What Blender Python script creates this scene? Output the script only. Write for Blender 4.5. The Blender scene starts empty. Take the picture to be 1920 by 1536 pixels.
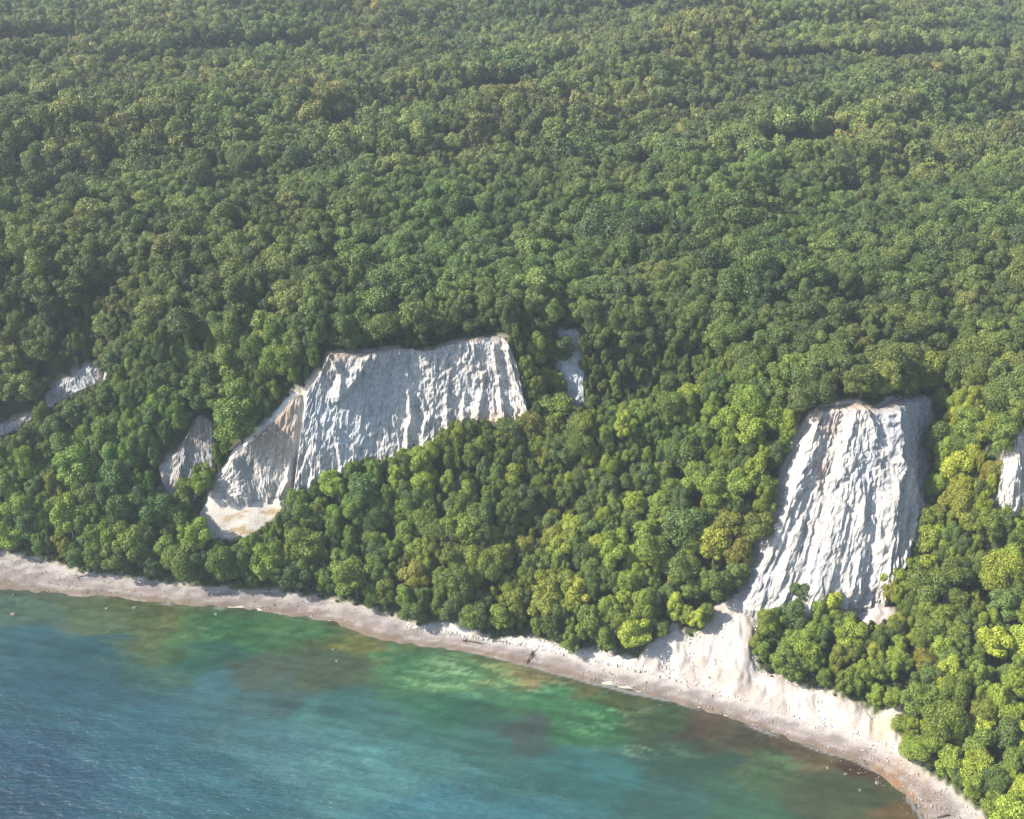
import bpy, math, random
import numpy as np
from mathutils import Vector
from mathutils.geometry import delaunay_2d_cdt

# ------------------------------------------------------------------ camera, sky, sun, exposure
scene = bpy.context.scene
CAM_H, PITCH, FOC = 370.0, math.radians(30.0), 2059.0      # metres, down-tilt, focal length in photo pixels (1920 wide)
CP, SP = math.cos(PITCH), math.sin(PITCH)
cam_data = bpy.data.cameras.new("camera")
cam = bpy.data.objects.new("camera", cam_data)
scene.collection.objects.link(cam)
cam.location = (0, 0, CAM_H)
cam.rotation_euler = (math.radians(90) - PITCH, 0, 0)
cam_data.sensor_width = 36
cam_data.lens = 36 * FOC / 1920
cam_data.clip_start = 1
cam_data.clip_end = 30000
scene.camera = cam

SUN_AZ, SUN_EL = math.radians(-96), math.radians(38)       # azimuth from +Y towards +X (negative: to the left)
world = bpy.data.worlds.new("World")
scene.world = world
world.use_nodes = True
wn = world.node_tree
wn.nodes.clear()
sky = wn.nodes.new("ShaderNodeTexSky")
sky.sky_type = 'NISHITA'
sky.sun_disc = False
sky.sun_elevation = SUN_EL
sky.sun_rotation = SUN_AZ
sky.altitude = 300
bg = wn.nodes.new("ShaderNodeBackground")
bg.inputs[1].default_value = 0.125
wo = wn.nodes.new("ShaderNodeOutputWorld")
wn.links.new(sky.outputs[0], bg.inputs[0])
wn.links.new(bg.outputs[0], wo.inputs[0])
sun_data = bpy.data.lights.new("sun", 'SUN')
sun_data.energy = 5.0
sun_data.angle = math.radians(0.53)
sun_data.color = (1.0, 0.93, 0.82)
sun = bpy.data.objects.new("sun", sun_data)
scene.collection.objects.link(sun)
sun_dir = Vector((math.sin(SUN_AZ) * math.cos(SUN_EL), math.cos(SUN_AZ) * math.cos(SUN_EL), math.sin(SUN_EL)))
sun.rotation_euler = sun_dir.to_track_quat('Z', 'Y').to_euler()
scene.view_settings.view_transform = 'Standard'
scene.view_settings.look = 'None'
scene.view_settings.gamma = 1
scene.view_settings.exposure = 1.1
scene.view_settings.use_curve_mapping = False
scene.render.engine = 'CYCLES'
scene.cycles.use_denoising = True
scene.cycles.denoising_prefilter = 'ACCURATE'
scene.cycles.denoising_input_passes = 'RGB_ALBEDO_NORMAL'
scene.cycles.max_bounces = 5
scene.cycles.diffuse_bounces = 2
scene.cycles.transmission_bounces = 4
scene.cycles.volume_bounces = 0
scene.cycles.caustics_reflective = False
scene.cycles.caustics_refractive = False

rng = np.random.RandomState(7)
random.seed(7)

# ------------------------------------------------------------------ small maths
def pix_ray(px, py):
    r = (np.asarray(px, float) - 960) / FOC
    d = (np.asarray(py, float) - 768) / FOC
    return r, CP - d * SP, -(SP + d * CP)                   # direction for t = 1 along the lens axis

def at_z(px, py, z):
    r, dy, dz = pix_ray(px, py)
    t = (z - CAM_H) / dz
    return np.array([r * t, dy * t, CAM_H + dz * t])

def at_y(px, py, y):
    r, dy, dz = pix_ray(px, py)
    t = y / dy
    return np.array([r * t, y, CAM_H + dz * t])

def project(x, y, z):
    x, y, z = np.asarray(x, float), np.asarray(y, float), np.asarray(z, float) - CAM_H
    t = y * CP - z * SP
    up = y * SP + z * CP
    return 960 + FOC * x / t, 768 - FOC * up / t, t

def _hash(ix, iy, seed):
    h = (ix.astype(np.int64) * 374761393 + iy.astype(np.int64) * 668265263 + seed * 974634777) & 0xFFFFFFFF
    h = ((h ^ (h >> 13)) * 1274126177) & 0xFFFFFFFF
    h = (h ^ (h >> 16)) & 0xFFFFFFFF
    return h / 4294967295.0

def vnoise(x, y, seed=0):
    x = np.asarray(x, float); y = np.asarray(y, float)
    x, y = np.broadcast_arrays(x, y)
    ix, iy = np.floor(x), np.floor(y)
    fx, fy = x - ix, y - iy
    fx = fx * fx * (3 - 2 * fx); fy = fy * fy * (3 - 2 * fy)
    a, b = _hash(ix, iy, seed), _hash(ix + 1, iy, seed)
    c, d = _hash(ix, iy + 1, seed), _hash(ix + 1, iy + 1, seed)
    return (a + (b - a) * fx) * (1 - fy) + (c + (d - c) * fx) * fy

def fbm(x, y, seed=0, octv=4, gain=0.5):
    s = 0; a = 1; n = 0
    for k in range(octv):
        s = s + a * vnoise(np.asarray(x) * 2 ** k + 17.3 * k, np.asarray(y) * 2 ** k - 9.1 * k, seed + k)
        n += a; a *= gain
    return s / n

def sstep(a, b, x):
    t = np.clip((np.asarray(x, float) - a) / (b - a), 0, 1)
    return t * t * (3 - 2 * t)

def poly_sd(px, py, poly):
    """signed distance to a polygon, positive inside"""
    px = np.asarray(px, float); py = np.asarray(py, float)
    P = np.asarray(poly, float)
    best = np.full(px.shape, 1e9); inside = np.zeros(px.shape, bool)
    for (x0, y0), (x1, y1) in zip(P, np.roll(P, -1, 0)):
        ex, ey = x1 - x0, y1 - y0
        t = np.clip(((px - x0) * ex + (py - y0) * ey) / (ex * ex + ey * ey + 1e-9), 0, 1)
        best = np.minimum(best, np.hypot(px - x0 - t * ex, py - y0 - t * ey))
        if y0 != y1:
            inside ^= ((y0 > py) != (y1 > py)) & (px < ex * (py - y0) / (y1 - y0) + x0)
    return np.where(inside, best, -best)

def line_d(px, py, pts):
    best = np.full(np.shape(px), 1e9)
    for (x0, y0), (x1, y1) in zip(pts[:-1], pts[1:]):
        ex, ey = x1 - x0, y1 - y0
        t = np.clip(((px - x0) * ex + (py - y0) * ey) / (ex * ex + ey * ey), 0, 1)
        best = np.minimum(best, np.hypot(px - x0 - t * ex, py - y0 - t * ey))
    return best

def line_d_signed(px, py, pts):
    """distance and side: side > 0 to the right of a line that runs downwards in the view"""
    best = np.full(np.shape(px), 1e9); side = np.zeros(np.shape(px))
    tt = np.zeros(np.shape(px)); n = len(pts) - 1
    for k, ((x0, y0), (x1, y1)) in enumerate(zip(pts[:-1], pts[1:])):
        ex, ey = x1 - x0, y1 - y0
        t = np.clip(((px - x0) * ex + (py - y0) * ey) / (ex * ex + ey * ey), 0, 1)
        d = np.hypot(px - x0 - t * ex, py - y0 - t * ey)
        s = ((px - x0) * ey - (py - y0) * ex)
        m = d < best
        best = np.where(m, d, best); side = np.where(m, np.sign(s), side); tt = np.where(m, (k + t) / n, tt)
    return best, side, tt

# ------------------------------------------------------------------ mesh helpers
def link(o):
    scene.collection.objects.link(o); return o

def mesh_np(name, co, faces, mat, colors=None, smooth=True, fattr=None):
    """faces: (n,3) or (n,4) int array"""
    me = bpy.data.meshes.new(name)
    faces = np.asarray(faces, np.int32); k = faces.shape[1]; n = len(faces)
    me.vertices.add(len(co)); me.vertices.foreach_set('co', np.asarray(co, np.float32).ravel())
    me.loops.add(n * k); me.loops.foreach_set('vertex_index', faces.ravel())
    me.polygons.add(n)
    me.polygons.foreach_set('loop_start', np.arange(0, n * k, k, dtype=np.int32))
    me.polygons.foreach_set('loop_total', np.full(n, k, np.int32))
    me.polygons.foreach_set('use_smooth', np.full(n, bool(smooth)))
    if colors is not None:
        c = np.ones((len(co), 4), np.float32); c[:, :colors.shape[1]] = colors
        a = me.attributes.new('col', 'FLOAT_COLOR', 'POINT'); a.data.foreach_set('color', c.ravel())
    if fattr is not None:
        a = me.attributes.new('leafvar', 'FLOAT', 'FACE'); a.data.foreach_set('value', np.asarray(fattr, np.float32))
    me.update(calc_edges=True)
    if mat: me.materials.append(mat)
    return me

def grid_faces(nr, nc):
    i = np.arange(nr - 1)[:, None] * nc + np.arange(nc - 1)[None, :]
    return np.stack([i, i + 1, i + nc + 1, i + nc], -1).reshape(-1, 4)

def add_obj(name, me, parent=None, label=None, cat=None, kind=None, group=None):
    o = link(bpy.data.objects.new(name, me))
    if parent: o.parent = parent
    tag(o, label, cat, kind, group)
    return o

def tag(o, label=None, cat=None, kind=None, group=None):
    if label: o['label'] = label
    if cat: o['category'] = cat
    if kind: o['kind'] = kind
    if group: o['group'] = group

# ------------------------------------------------------------------ materials
def new_mat(name):
    m = bpy.data.materials.new(name); m.use_nodes = True
    nt = m.node_tree; nt.nodes.clear()
    return m, nt, nt.nodes, nt.links

def N(nodes, t, **kw):
    n = nodes.new(t)
    for k, v in kw.items(): setattr(n, k, v)
    return n

def ground_mat(name, detail=0.5, bump=0.4, scale=1.2, rough=0.95, contrast=0.35, vstretch=1.0):
    m, nt, nd, lk = new_mat(name)
    out = N(nd, "ShaderNodeOutputMaterial"); b = N(nd, "ShaderNodeBsdfPrincipled")
    b.inputs['Roughness'].default_value = rough; b.inputs['Specular IOR Level'].default_value = 0.15
    at = N(nd, "ShaderNodeAttribute", attribute_name='col')
    geo = N(nd, "ShaderNodeNewGeometry"); mp = N(nd, "ShaderNodeMapping")
    mp.inputs['Scale'].default_value = (1, 1, vstretch)
    lk.new(geo.outputs['Position'], mp.inputs[0])
    n1 = N(nd, "ShaderNodeTexNoise"); n1.inputs['Scale'].default_value = scale; n1.inputs['Detail'].default_value = 6
    n1.inputs['Roughness'].default_value = 0.65
    lk.new(mp.outputs[0], n1.inputs['Vector'])
    mr = N(nd, "ShaderNodeMapRange"); mr.inputs[1].default_value = 0.25; mr.inputs[2].default_value = 0.75
    mr.inputs[3].default_value = 1 - contrast; mr.inputs[4].default_value = 1 + contrast * 0.6
    lk.new(n1.outputs[0], mr.inputs[0])
    mx = N(nd, "ShaderNodeVectorMath", operation='SCALE')
    lk.new(at.outputs['Color'], mx.inputs[0]); lk.new(mr.outputs[0], mx.inputs['Scale'])
    lk.new(mx.outputs[0], b.inputs['Base Color'])
    bp = N(nd, "ShaderNodeBump"); bp.inputs['Strength'].default_value = bump; bp.inputs['Distance'].default_value = detail
    lk.new(n1.outputs[0], bp.inputs['Height']); lk.new(bp.outputs[0], b.inputs['Normal'])
    lk.new(b.outputs[0], out.inputs[0])
    return m

def foliage_mat():
    m, nt, nd, lk = new_mat('foliage')
    out = N(nd, "ShaderNodeOutputMaterial")
    at = N(nd, "ShaderNodeAttribute", attribute_type='INSTANCER', attribute_name='tint')
    lv = N(nd, "ShaderNodeAttribute", attribute_name='leafvar')
    mr = N(nd, "ShaderNodeMapRange"); mr.inputs[3].default_value = 0.3; mr.inputs[4].default_value = 1.75
    lk.new(lv.outputs['Fac'], mr.inputs[0])
    mx = N(nd, "ShaderNodeVectorMath", operation='SCALE')
    lk.new(at.outputs['Vector'], mx.inputs[0]); lk.new(mr.outputs[0], mx.inputs['Scale'])
    d = N(nd, "ShaderNodeBsdfDiffuse"); tr = N(nd, "ShaderNodeBsdfTranslucent"); gl = N(nd, "ShaderNodeBsdfGlossy")
    gl.inputs['Roughness'].default_value = 0.5; gl.inputs['Color'].default_value = (1, 1, 1, 1)
    ty = N(nd, "ShaderNodeVectorMath", operation='MULTIPLY'); ty.inputs[1].default_value = (1.15, 1.1, 0.5)
    lk.new(mx.outputs[0], d.inputs[0]); lk.new(mx.outputs[0], ty.inputs[0]); lk.new(ty.outputs[0], tr.inputs[0])
    m1 = N(nd, "ShaderNodeMixShader"); m1.inputs[0].default_value = 0.2
    lk.new(d.outputs[0], m1.inputs[1]); lk.new(tr.outputs[0], m1.inputs[2])
    m2 = N(nd, "ShaderNodeMixShader"); m2.inputs[0].default_value = 0.025
    lk.new(m1.outputs[0], m2.inputs[1]); lk.new(gl.outputs[0], m2.inputs[2])
    lk.new(m2.outputs[0], out.inputs[0])
    return m

def plain_mat(name, col, rough=0.9, scale=2.0, contrast=0.4):
    m, nt, nd, lk = new_mat(name)
    out = N(nd, "ShaderNodeOutputMaterial"); b = N(nd, "ShaderNodeBsdfPrincipled")
    b.inputs['Roughness'].default_value = rough; b.inputs['Specular IOR Level'].default_value = 0.2
    n1 = N(nd, "ShaderNodeTexNoise"); n1.inputs['Scale'].default_value = scale; n1.inputs['Detail'].default_value = 5
    geo = N(nd, "ShaderNodeNewGeometry"); lk.new(geo.outputs['Position'], n1.inputs['Vector'])
    mr = N(nd, "ShaderNodeMapRange"); mr.inputs[1].default_value = 0.3; mr.inputs[2].default_value = 0.7
    mr.inputs[3].default_value = 1 - contrast; mr.inputs[4].default_value = 1 + contrast
    lk.new(n1.outputs[0], mr.inputs[0])
    mx = N(nd, "ShaderNodeVectorMath", operation='SCALE'); mx.inputs[0].default_value = col
    lk.new(mr.outputs[0], mx.inputs['Scale']); lk.new(mx.outputs[0], b.inputs['Base Color'])
    lk.new(b.outputs[0], out.inputs[0])
    return m

def sea_mat():
    m, nt, nd, lk = new_mat('sea_water')
    out = N(nd, "ShaderNodeOutputMaterial"); b = N(nd, "ShaderNodeBsdfPrincipled")
    b.inputs['Roughness'].default_value = 0.25; b.inputs['IOR'].default_value = 1.33
    at = N(nd, "ShaderNodeAttribute", attribute_name='col'); lk.new(at.outputs['Color'], b.inputs['Base Color'])
    geo = N(nd, "ShaderNodeNewGeometry")
    mp = N(nd, "ShaderNodeMapping"); mp.inputs['Rotation'].default_value = (0, 0, math.radians(-24)); mp.inputs['Scale'].default_value = (0.42, 1.0, 1)
    lk.new(geo.outputs['Position'], mp.inputs[0])
    n1 = N(nd, "ShaderNodeTexNoise"); n1.inputs['Scale'].default_value = 0.6; n1.inputs['Detail'].default_value = 5; n1.inputs['Roughness'].default_value = 0.62
    n1.inputs['Distortion'].default_value = 0.4
    lk.new(mp.outputs[0], n1.inputs['Vector'])
    mp2 = N(nd, "ShaderNodeMapping"); mp2.inputs['Rotation'].default_value = (0, 0, math.radians(12)); mp2.inputs['Scale'].default_value = (0.5, 1.0, 1)
    lk.new(geo.outputs['Position'], mp2.inputs[0])
    n2 = N(nd, "ShaderNodeTexNoise"); n2.inputs['Scale'].default_value = 0.12; n2.inputs['Detail'].default_value = 2
    lk.new(mp2.outputs[0], n2.inputs['Vector'])
    ad = N(nd, "ShaderNodeMath", operation='MULTIPLY_ADD'); ad.inputs[1].default_value = 2.2
    lk.new(n2.outputs[0], ad.inputs[0]); lk.new(n1.outputs[0], ad.inputs[2])
    bp = N(nd, "ShaderNodeBump"); bp.inputs['Strength'].default_value = 1.0
    ml = N(nd, "ShaderNodeMath", operation='MULTIPLY'); ml.inputs[1].default_value = 0.75
    lk.new(at.outputs['Alpha'], ml.inputs[0]); lk.new(ml.outputs[0], bp.inputs['Distance'])
    lk.new(ad.outputs[0], bp.inputs['Height']); lk.new(bp.outputs[0], b.inputs['Normal'])
    lk.new(b.outputs[0], out.inputs[0])
    return m

M_FOL = foliage_mat()
M_GROUND = ground_mat('forest_soil', scale=0.6)
M_CHALK = ground_mat('chalk', detail=0.8, bump=1.0, scale=1.3, contrast=0.5, vstretch=0.35)
M_SCREE = ground_mat('chalk_scree', detail=0.5, bump=0.8, scale=1.1, contrast=0.25)
M_BEACH = ground_mat('pebble_beach', detail=0.35, bump=0.6, scale=1.6, contrast=0.3)
M_SEA = sea_mat()
M_BARK = plain_mat('bark', (0.17, 0.14, 0.115))
M_DEAD = plain_mat('bare_wood', (0.26, 0.22, 0.21))
M_DARKWOOD = plain_mat('wet_driftwood', (0.06, 0.045, 0.035))
M_ROCK = plain_mat('boulder_stone', (0.16, 0.145, 0.125), scale=1.0)
M_PEB = plain_mat('loose_stone', (0.34, 0.30, 0.26), scale=0.8, contrast=0.6)
M_PEB2 = plain_mat('wet_stone', (0.16, 0.11, 0.07), scale=0.8, contrast=0.7)

# ------------------------------------------------------------------ lines read off the place (image x, image y) and their depth
WATER = [(-500, 1060), (-250, 1085), (0, 1100), (60, 1108), (120, 1112), (200, 1114), (270, 1122), (340, 1130), (420, 1136), (500, 1145), (560, 1152),
         (620, 1162), (670, 1180), (710, 1195), (760, 1202), (830, 1210), (900, 1220), (950, 1232), (1000, 1245), (1060, 1262),
         (1120, 1278), (1180, 1292), (1240, 1305), (1290, 1318), (1340, 1335), (1400, 1352), (1450, 1372), (1500, 1388),
         (1550, 1405), (1600, 1420), (1640, 1440), (1680, 1470), (1710, 1500), (1735, 1536), (1800, 1640), (1900, 1800), (2100, 2050)]
FOOT = [(-500, 1000), (-250, 1022), (0, 1038), (80, 1052), (150, 1076), (260, 1088), (330, 1100), (440, 1108), (520, 1112), (600, 1125), (680, 1140),
        (740, 1160), (800, 1182), (860, 1190), (920, 1202), (1000, 1216), (1080, 1236), (1150, 1252), (1200, 1262), (1260, 1275), (1320, 1292), (1380, 1312),
        (1440, 1332), (1500, 1350), (1560, 1368), (1620, 1388), (1680, 1412), (1720, 1440), (1780, 1480), (1845, 1536), (1950, 1640), (2100, 1780), (2300, 1950)]

def row(*pts): return [at_y(*p) for p in pts]
CLIFFS = {
 'main': dict(
   T=[(572,738,495),(600,700,497),(616,662,499),(680,660,502),(745,652,506),(800,658,507),(850,642,510),(905,632,512),(952,630,512),(968,690,508)],
   M=[(562,825,488),(580,805,489),(598,790,491),(665,770,494),(735,760,496),(795,750,499),(850,730,502),(915,720,504),(958,720,504),(985,755,500)],
   B=[(548,928,478),(570,922,479),(595,912,481),(655,886,484),(735,860,487),(795,842,490),(860,815,491),(925,806,488),(965,808,487),(1002,815,487)]),
 'fore': dict(
   T=[(398,912,484),(425,880,487),(440,850,489),(475,826,491),(520,782,494),(552,742,496),(572,738,497)],
   M=[(398,916,483),(422,905,484),(440,892,485),(475,880,487),(505,862,488),(540,835,488),(562,830,489)],
   B=[(396,922,482),(420,925,481),(445,928,480),(480,931,480),(510,934,480),(535,930,480),(552,928,479)]),
 'right': dict(
   T=[(1530,767,455),(1565,762,457),(1605,756,458),(1645,768,456),(1672,752,463),(1705,745,472),(1735,742,479),(1765,745,483)],
   M=[(1462,920,432),(1518,920,436),(1578,920,438),(1632,920,440),(1662,918,443),(1690,905,450),(1722,880,460),(1752,850,467)],
   B=[(1385,1122,405),(1452,1122,407),(1532,1118,408),(1600,1114,411),(1642,1092,415),(1676,1058,421),(1708,1015,429),(1740,950,440)]),
 'gully': dict(
   T=[(1040,620,526),(1062,616,526),(1094,618,526)],
   M=[(1046,700,513),(1072,700,513),(1100,700,513)],
   B=[(1064,800,500),(1082,800,500),(1100,800,500)]),
 'grey': dict(
   T=[(294,872,494),(330,850,496),(352,812,501),(372,776,505),(392,782,505),(408,800,504)],
   M=[(302,910,489),(335,890,491),(355,862,495),(375,842,497),(395,850,496),(406,860,495)],
   B=[(306,955,484),(340,945,485),(365,925,487),(385,908,489),(398,895,490),(406,885,491)]),
 'ravine': dict(
   T=[(82,738,560),(110,712,562),(140,702,563),(168,676,566),(198,692,567)],
   M=[(84,750,558),(112,735,559),(140,722,561),(166,700,563),(196,700,564)],
   B=[(88,768,556),(118,752,557),(148,735,558),(175,722,560),(200,712,562)]),
 'ravine_foot': dict(
   T=[(-60,815,550),(0,793,552),(30,786,553),(68,764,555)],
   M=[(-60,822,549),(0,805,550),(32,795,551),(66,772,554)],
   B=[(-60,835,546),(0,822,547),(34,806,549),(66,782,552)]),
 'edge': dict(
   T=[(1874,885,422),(1886,830,427),(1903,806,429),(1935,800,430),(1990,810,430)],
   M=[(1870,925,416),(1884,890,419),(1906,880,421),(1940,870,421),(1990,880,421)],
   B=[(1860,968,411),(1884,964,411),(1910,958,411),(1940,955,410),(1990,960,410)]),
}
CTRL_Y = [  # further ground points: image x, image y, distance
 (405,1005,468),(480,1003,467),(545,955,474),(380,960,476),
 (1000,862,480),(990,905,470),(1020,965,462),(880,870,478),(840,930,470),
 (1060,850,472),(1100,835,470),(1200,808,470),(1300,795,472),(1400,775,470),(1460,765,465),(1500,752,466),
 (1120,920,455),(1250,930,450),(1350,950,440),(1400,860,452),(1150,1050,430),(1280,1050,425),
 (1130,815,492),(1200,800,498),(1270,780,500),(1340,750,500),
 (1150,785,499),(1220,775,500),(1290,755,502),
 (1030,700,514),(1020,760,506),
 (0,852,515),(50,815,517),(100,782,520),(200,728,524),(330,672,525),(-200,930,512),
 (150,900,500),(250,850,500),(300,760,512),
 (60,815,538),(130,770,545),(210,720,552),
 (400,770,513),(430,760,512),(455,692,516),(500,700,510),(470,790,500),(420,850,496),(330,745,516),
 (1700,1300,352),(1600,1252,368),(1650,1152,392),(1750,1100,402),(1800,1000,416),(1800,900,434),(1830,805,452),
 (1752,962,434),(1775,850,452),(1790,775,466),
 (1900,1400,326),(1900,1250,356),(1900,1100,388),(1905,985,407),(2100,1300,330),(2100,1100,365),(2050,960,400),(2100,850,415),
 (1480,1210,388),(1540,1240,376),(1640,1330,354),
]
CTRL_Z = [ # image x, image y, height
 (0,640,84),(100,622,94),(200,600,104),(330,610,112),(450,640,114),(560,640,116),(560,560,118),(1010,600,120),
 (1160,612,119),(1235,616,117),(1310,636,113),(1380,690,106),(1450,715,106),(1600,700,113),(1740,712,111),(1820,740,109),(1900,755,112),(2000,740,112),
 (-200,700,78),(-300,760,60),(-300,600,90),(2200,700,115),(2300,800,100),
]
for px in range(-700, 2700, 260):
    wv = 4 * math.sin(px * 0.004 + 1)
    CTRL_Z += [(px, 500, 118 + wv), (px + 90, 400, 122 - wv), (px, 300, 127 + wv), (px + 90, 210, 132 - wv), (px, 130, 137 + wv), (px, 50, 142), (px, -20, 147), (px, -100, 153)]
pts = []
def dens(poly3, step=5.0):
    for a, b in zip(poly3[:-1], poly3[1:]):
        n = max(1, int(np.linalg.norm(b[:2] - a[:2]) / step))
        for k in range(n): pts.append(a + (b - a) * k / n)
    pts.append(poly3[-1])
water3 = [at_z(p[0], p[1], 0.0) for p in WATER]
foot3 = [at_z(p[0], p[1], 3.2) for p in FOOT]
dens(water3); dens(foot3)
for off, zz in ((12, -1.5), (45, -4), (120, -8)):
    for w in water3[::2]: pts.append(np.array([w[0] - off * 0.25, w[1] - off, zz]))
for c in CLIFFS.values():
    for k in 'TMB':
        c[k + '3'] = row(*c[k])
        dens(c[k + '3'], 3.0)
for p in CTRL_Y: pts.append(at_y(*p))
for p in CTRL_Z: pts.append(at_z(*p))
for x in (-1300, 1300):
    for y in (700, 1100, 1700): pts.append(np.array([x, y, 120 + (y - 700) * 0.03]))
pts.append(np.array([-1300, 560, 60.])); pts.append(np.array([-1300, 250, -5.])); pts.append(np.array([1300, 150, 80.])); pts.append(np.array([1300, 420, 115.]))
pts.append(np.array([-1300, 2100, 165.])); pts.append(np.array([1300, 2100, 165.])); pts.append(np.array([0, 2100, 168.])); pts.append(np.array([-1300, 150, -8.])); pts.append(np.array([500, 100, 0.]))
P = np.array(pts)
key = np.round(P[:, :2], 1); _, ui = np.unique(key, axis=0, return_index=True); P = P[np.sort(ui)]
res = delaunay_2d_cdt([Vector((p[0], p[1])) for p in P], [], [], 0, 1e-4)
tv = np.array([(v.x, v.y) for v in res[0]]); tz = np.array([P[o[0], 2] if o else 0 for o in res[3]])
tris = np.array([f for f in res[2] if len(f) == 3])
GX0, GX1, GY0, GY1, GS = -1300, 1300, 150, 2100, 2.0
nx, ny = int((GX1 - GX0) / GS) + 1, int((GY1 - GY0) / GS) + 1
Z = np.full((ny, nx), np.nan)
for t in tris:
    a, b, c = tv[t]; za, zb, zc = tz[t]
    i0 = max(0, int((min(a[0], b[0], c[0]) - GX0) / GS)); i1 = min(nx - 1, int((max(a[0], b[0], c[0]) - GX0) / GS) + 1)
    j0 = max(0, int((min(a[1], b[1], c[1]) - GY0) / GS)); j1 = min(ny - 1, int((max(a[1], b[1], c[1]) - GY0) / GS) + 1)
    if i1 < i0 or j1 < j0: continue
    X, Y = np.meshgrid(GX0 + np.arange(i0, i1 + 1) * GS, GY0 + np.arange(j0, j1 + 1) * GS)
    det = (b[1] - c[1]) * (a[0] - c[0]) + (c[0] - b[0]) * (a[1] - c[1])
    if abs(det) < 1e-6: continue
    l1 = ((b[1] - c[1]) * (X - c[0]) + (c[0] - b[0]) * (Y - c[1])) / det
    l2 = ((c[1] - a[1]) * (X - c[0]) + (a[0] - c[0]) * (Y - c[1])) / det
    l3 = 1 - l1 - l2
    m = (l1 >= -1e-4) & (l2 >= -1e-4) & (l3 >= -1e-4)
    sub = Z[j0:j1 + 1, i0:i1 + 1]
    sub[m] = (l1 * za + l2 * zb + l3 * zc)[m]
Z = np.where(np.isnan(Z), 0, Z)

def blur(A, sig):
    r = int(sig * 3) + 1; k = np.exp(-0.5 * (np.arange(-r, r + 1) / sig) ** 2); k /= k.sum()
    B = np.pad(A, r, 'edge')
    B = sum(k[i] * B[i:i + A.shape[0], :] for i in range(2 * r + 1))
    return sum(k[i] * B[:, i:i + A.shape[1]] for i in range(2 * r + 1))
Zs = blur(Z, 1.0)
Zw = blur(Z, 8.0)
XX, YY = np.meshgrid(GX0 + np.arange(nx) * GS, GY0 + np.arange(ny) * GS)
far = sstep(560, 680, YY)
Zs = Zs * (1 - far) + Zw * far
# rolling forest plateau
ru, rw = XX * .9 + YY * .45, -XX * .45 + YY * .9
wob = ((fbm(ru / 360, rw / 110, 5, 3) - 0.5) * 46 + (1 - np.abs(2 * fbm(ru / 260 + 5, rw / 75, 15, 2) - 1)) * 34 - 24) * sstep(545, 800, YY)
Zs = Zs + wob + (fbm(XX / 22, YY / 22, 9, 3) - 0.5) * 3.0 * sstep(4, 20, Zs)

def tz_at(x, y, A=None):
    A = Zs if A is None else A
    fx = np.clip((np.asarray(x, float) - GX0) / GS, 0, nx - 1.001); fy = np.clip((np.asarray(y, float) - GY0) / GS, 0, ny - 1.001)
    i, j = fx.astype(int), fy.astype(int); u, v = fx - i, fy - j
    return (A[j, i] * (1 - u) + A[j, i + 1] * u) * (1 - v) + (A[j + 1, i] * (1 - u) + A[j + 1, i + 1] * u) * v

# ------------------------------------------------------------------ bare areas (outlines as seen; trees keep off them)
def outline(c): return [p[:2] for p in c['T']] + [p[:2] for p in c['B']][::-1]
CL_OUT = {k: outline(c) for k, c in CLIFFS.items()}
BARE = {k: list(v) for k, v in CL_OUT.items()}
BARE['main'] = [(560,735),(600,698),(615,658),(680,657),(745,648),(762,664),(800,658),(845,640),(905,630),(952,628),(968,690),(985,755),(998,800),(960,800),(945,775),(925,800),(900,792),(878,800),(860,795),(835,815),(800,825),(760,846),(735,855),(700,872),(655,880),(600,908),(566,922),(548,905)]
BARE['right'] = [(1530,764),(1570,752),(1610,752),(1645,764),(1660,742),(1700,742),(1752,742),(1752,800),(1742,870),(1735,940),(1712,1000),(1690,1040),(1655,1062),(1625,1085),(1605,1112),(1560,1102),(1500,1100),(1465,1112),(1385,1118),(1385,1085),(1420,1010),(1450,920),(1480,830),(1508,785)]
BARE['gully'] = [(1042,618),(1092,618),(1097,700),(1092,785),(1076,782),(1072,720),(1050,700),(1044,690)]
BARE['grey'] = [(297,870),(332,850),(352,812),(374,780),(392,786),(402,820),(395,862),(352,872),(330,900),(318,935),(306,935)]
BARE['crest'] = [(395,905),(425,870),(437,842),(470,815),(515,772),(548,734),(560,735),(548,760),(500,810),(445,856),(405,915)]
BARE['scree_main'] = [(392,915),(405,918),(470,926),(530,930),(548,925),(542,950),(515,968),(482,998),(440,1010),(398,1012),(378,1002),(376,965),(388,935)]
BARE['scree_right'] = [(1385,1118),(1465,1112),(1450,1140),(1420,1178),(1412,1215),(1420,1258),(1470,1272),(1505,1290),(1560,1300),(1612,1325),(1640,1345),(1690,1320),(1684,1375),(1690,1412),(1620,1386),(1560,1366),(1500,1348),(1440,1330),(1380,1310),(1320,1291),(1260,1275),(1200,1262),(1180,1256),(1196,1238),(1215,1212),(1245,1188),(1262,1168),(1290,1196),(1320,1180),(1335,1140)]
BARE['patch_up'] = [(1585,1100),(1640,1085),(1642,1118),(1682,1150),(1640,1172),(1588,1150)]
BARE['patch_soil'] = [(975,825),(1002,830),(1008,870),(985,875)]
BARE['patch_soil2'] = [(845,905),(870,898),(872,925),(850,935)]
BARE['lookout'] = [(1540,758),(1575,748),(1612,752),(1600,762),(1560,764)]
bank = [(760,1168),(800,1172),(860,1165),(885,1180),(925,1200),(950,1194),(1000,1196),(1050,1210),(1100,1218),(1150,1226),(1200,1236),(1240,1255),(1260,1275),(1200,1261),(1080,1235),(1000,1215),(920,1203),(860,1193),(800,1186),(760,1178)]
BARE['bank'] = bank
beach_poly = FOOT[1:-2] + WATER[1:-2][::-1]
BARE['beach'] = [(p[0], p[1] - 3) for p in FOOT] + [(2300, 2600), (-500, 2600)]
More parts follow.
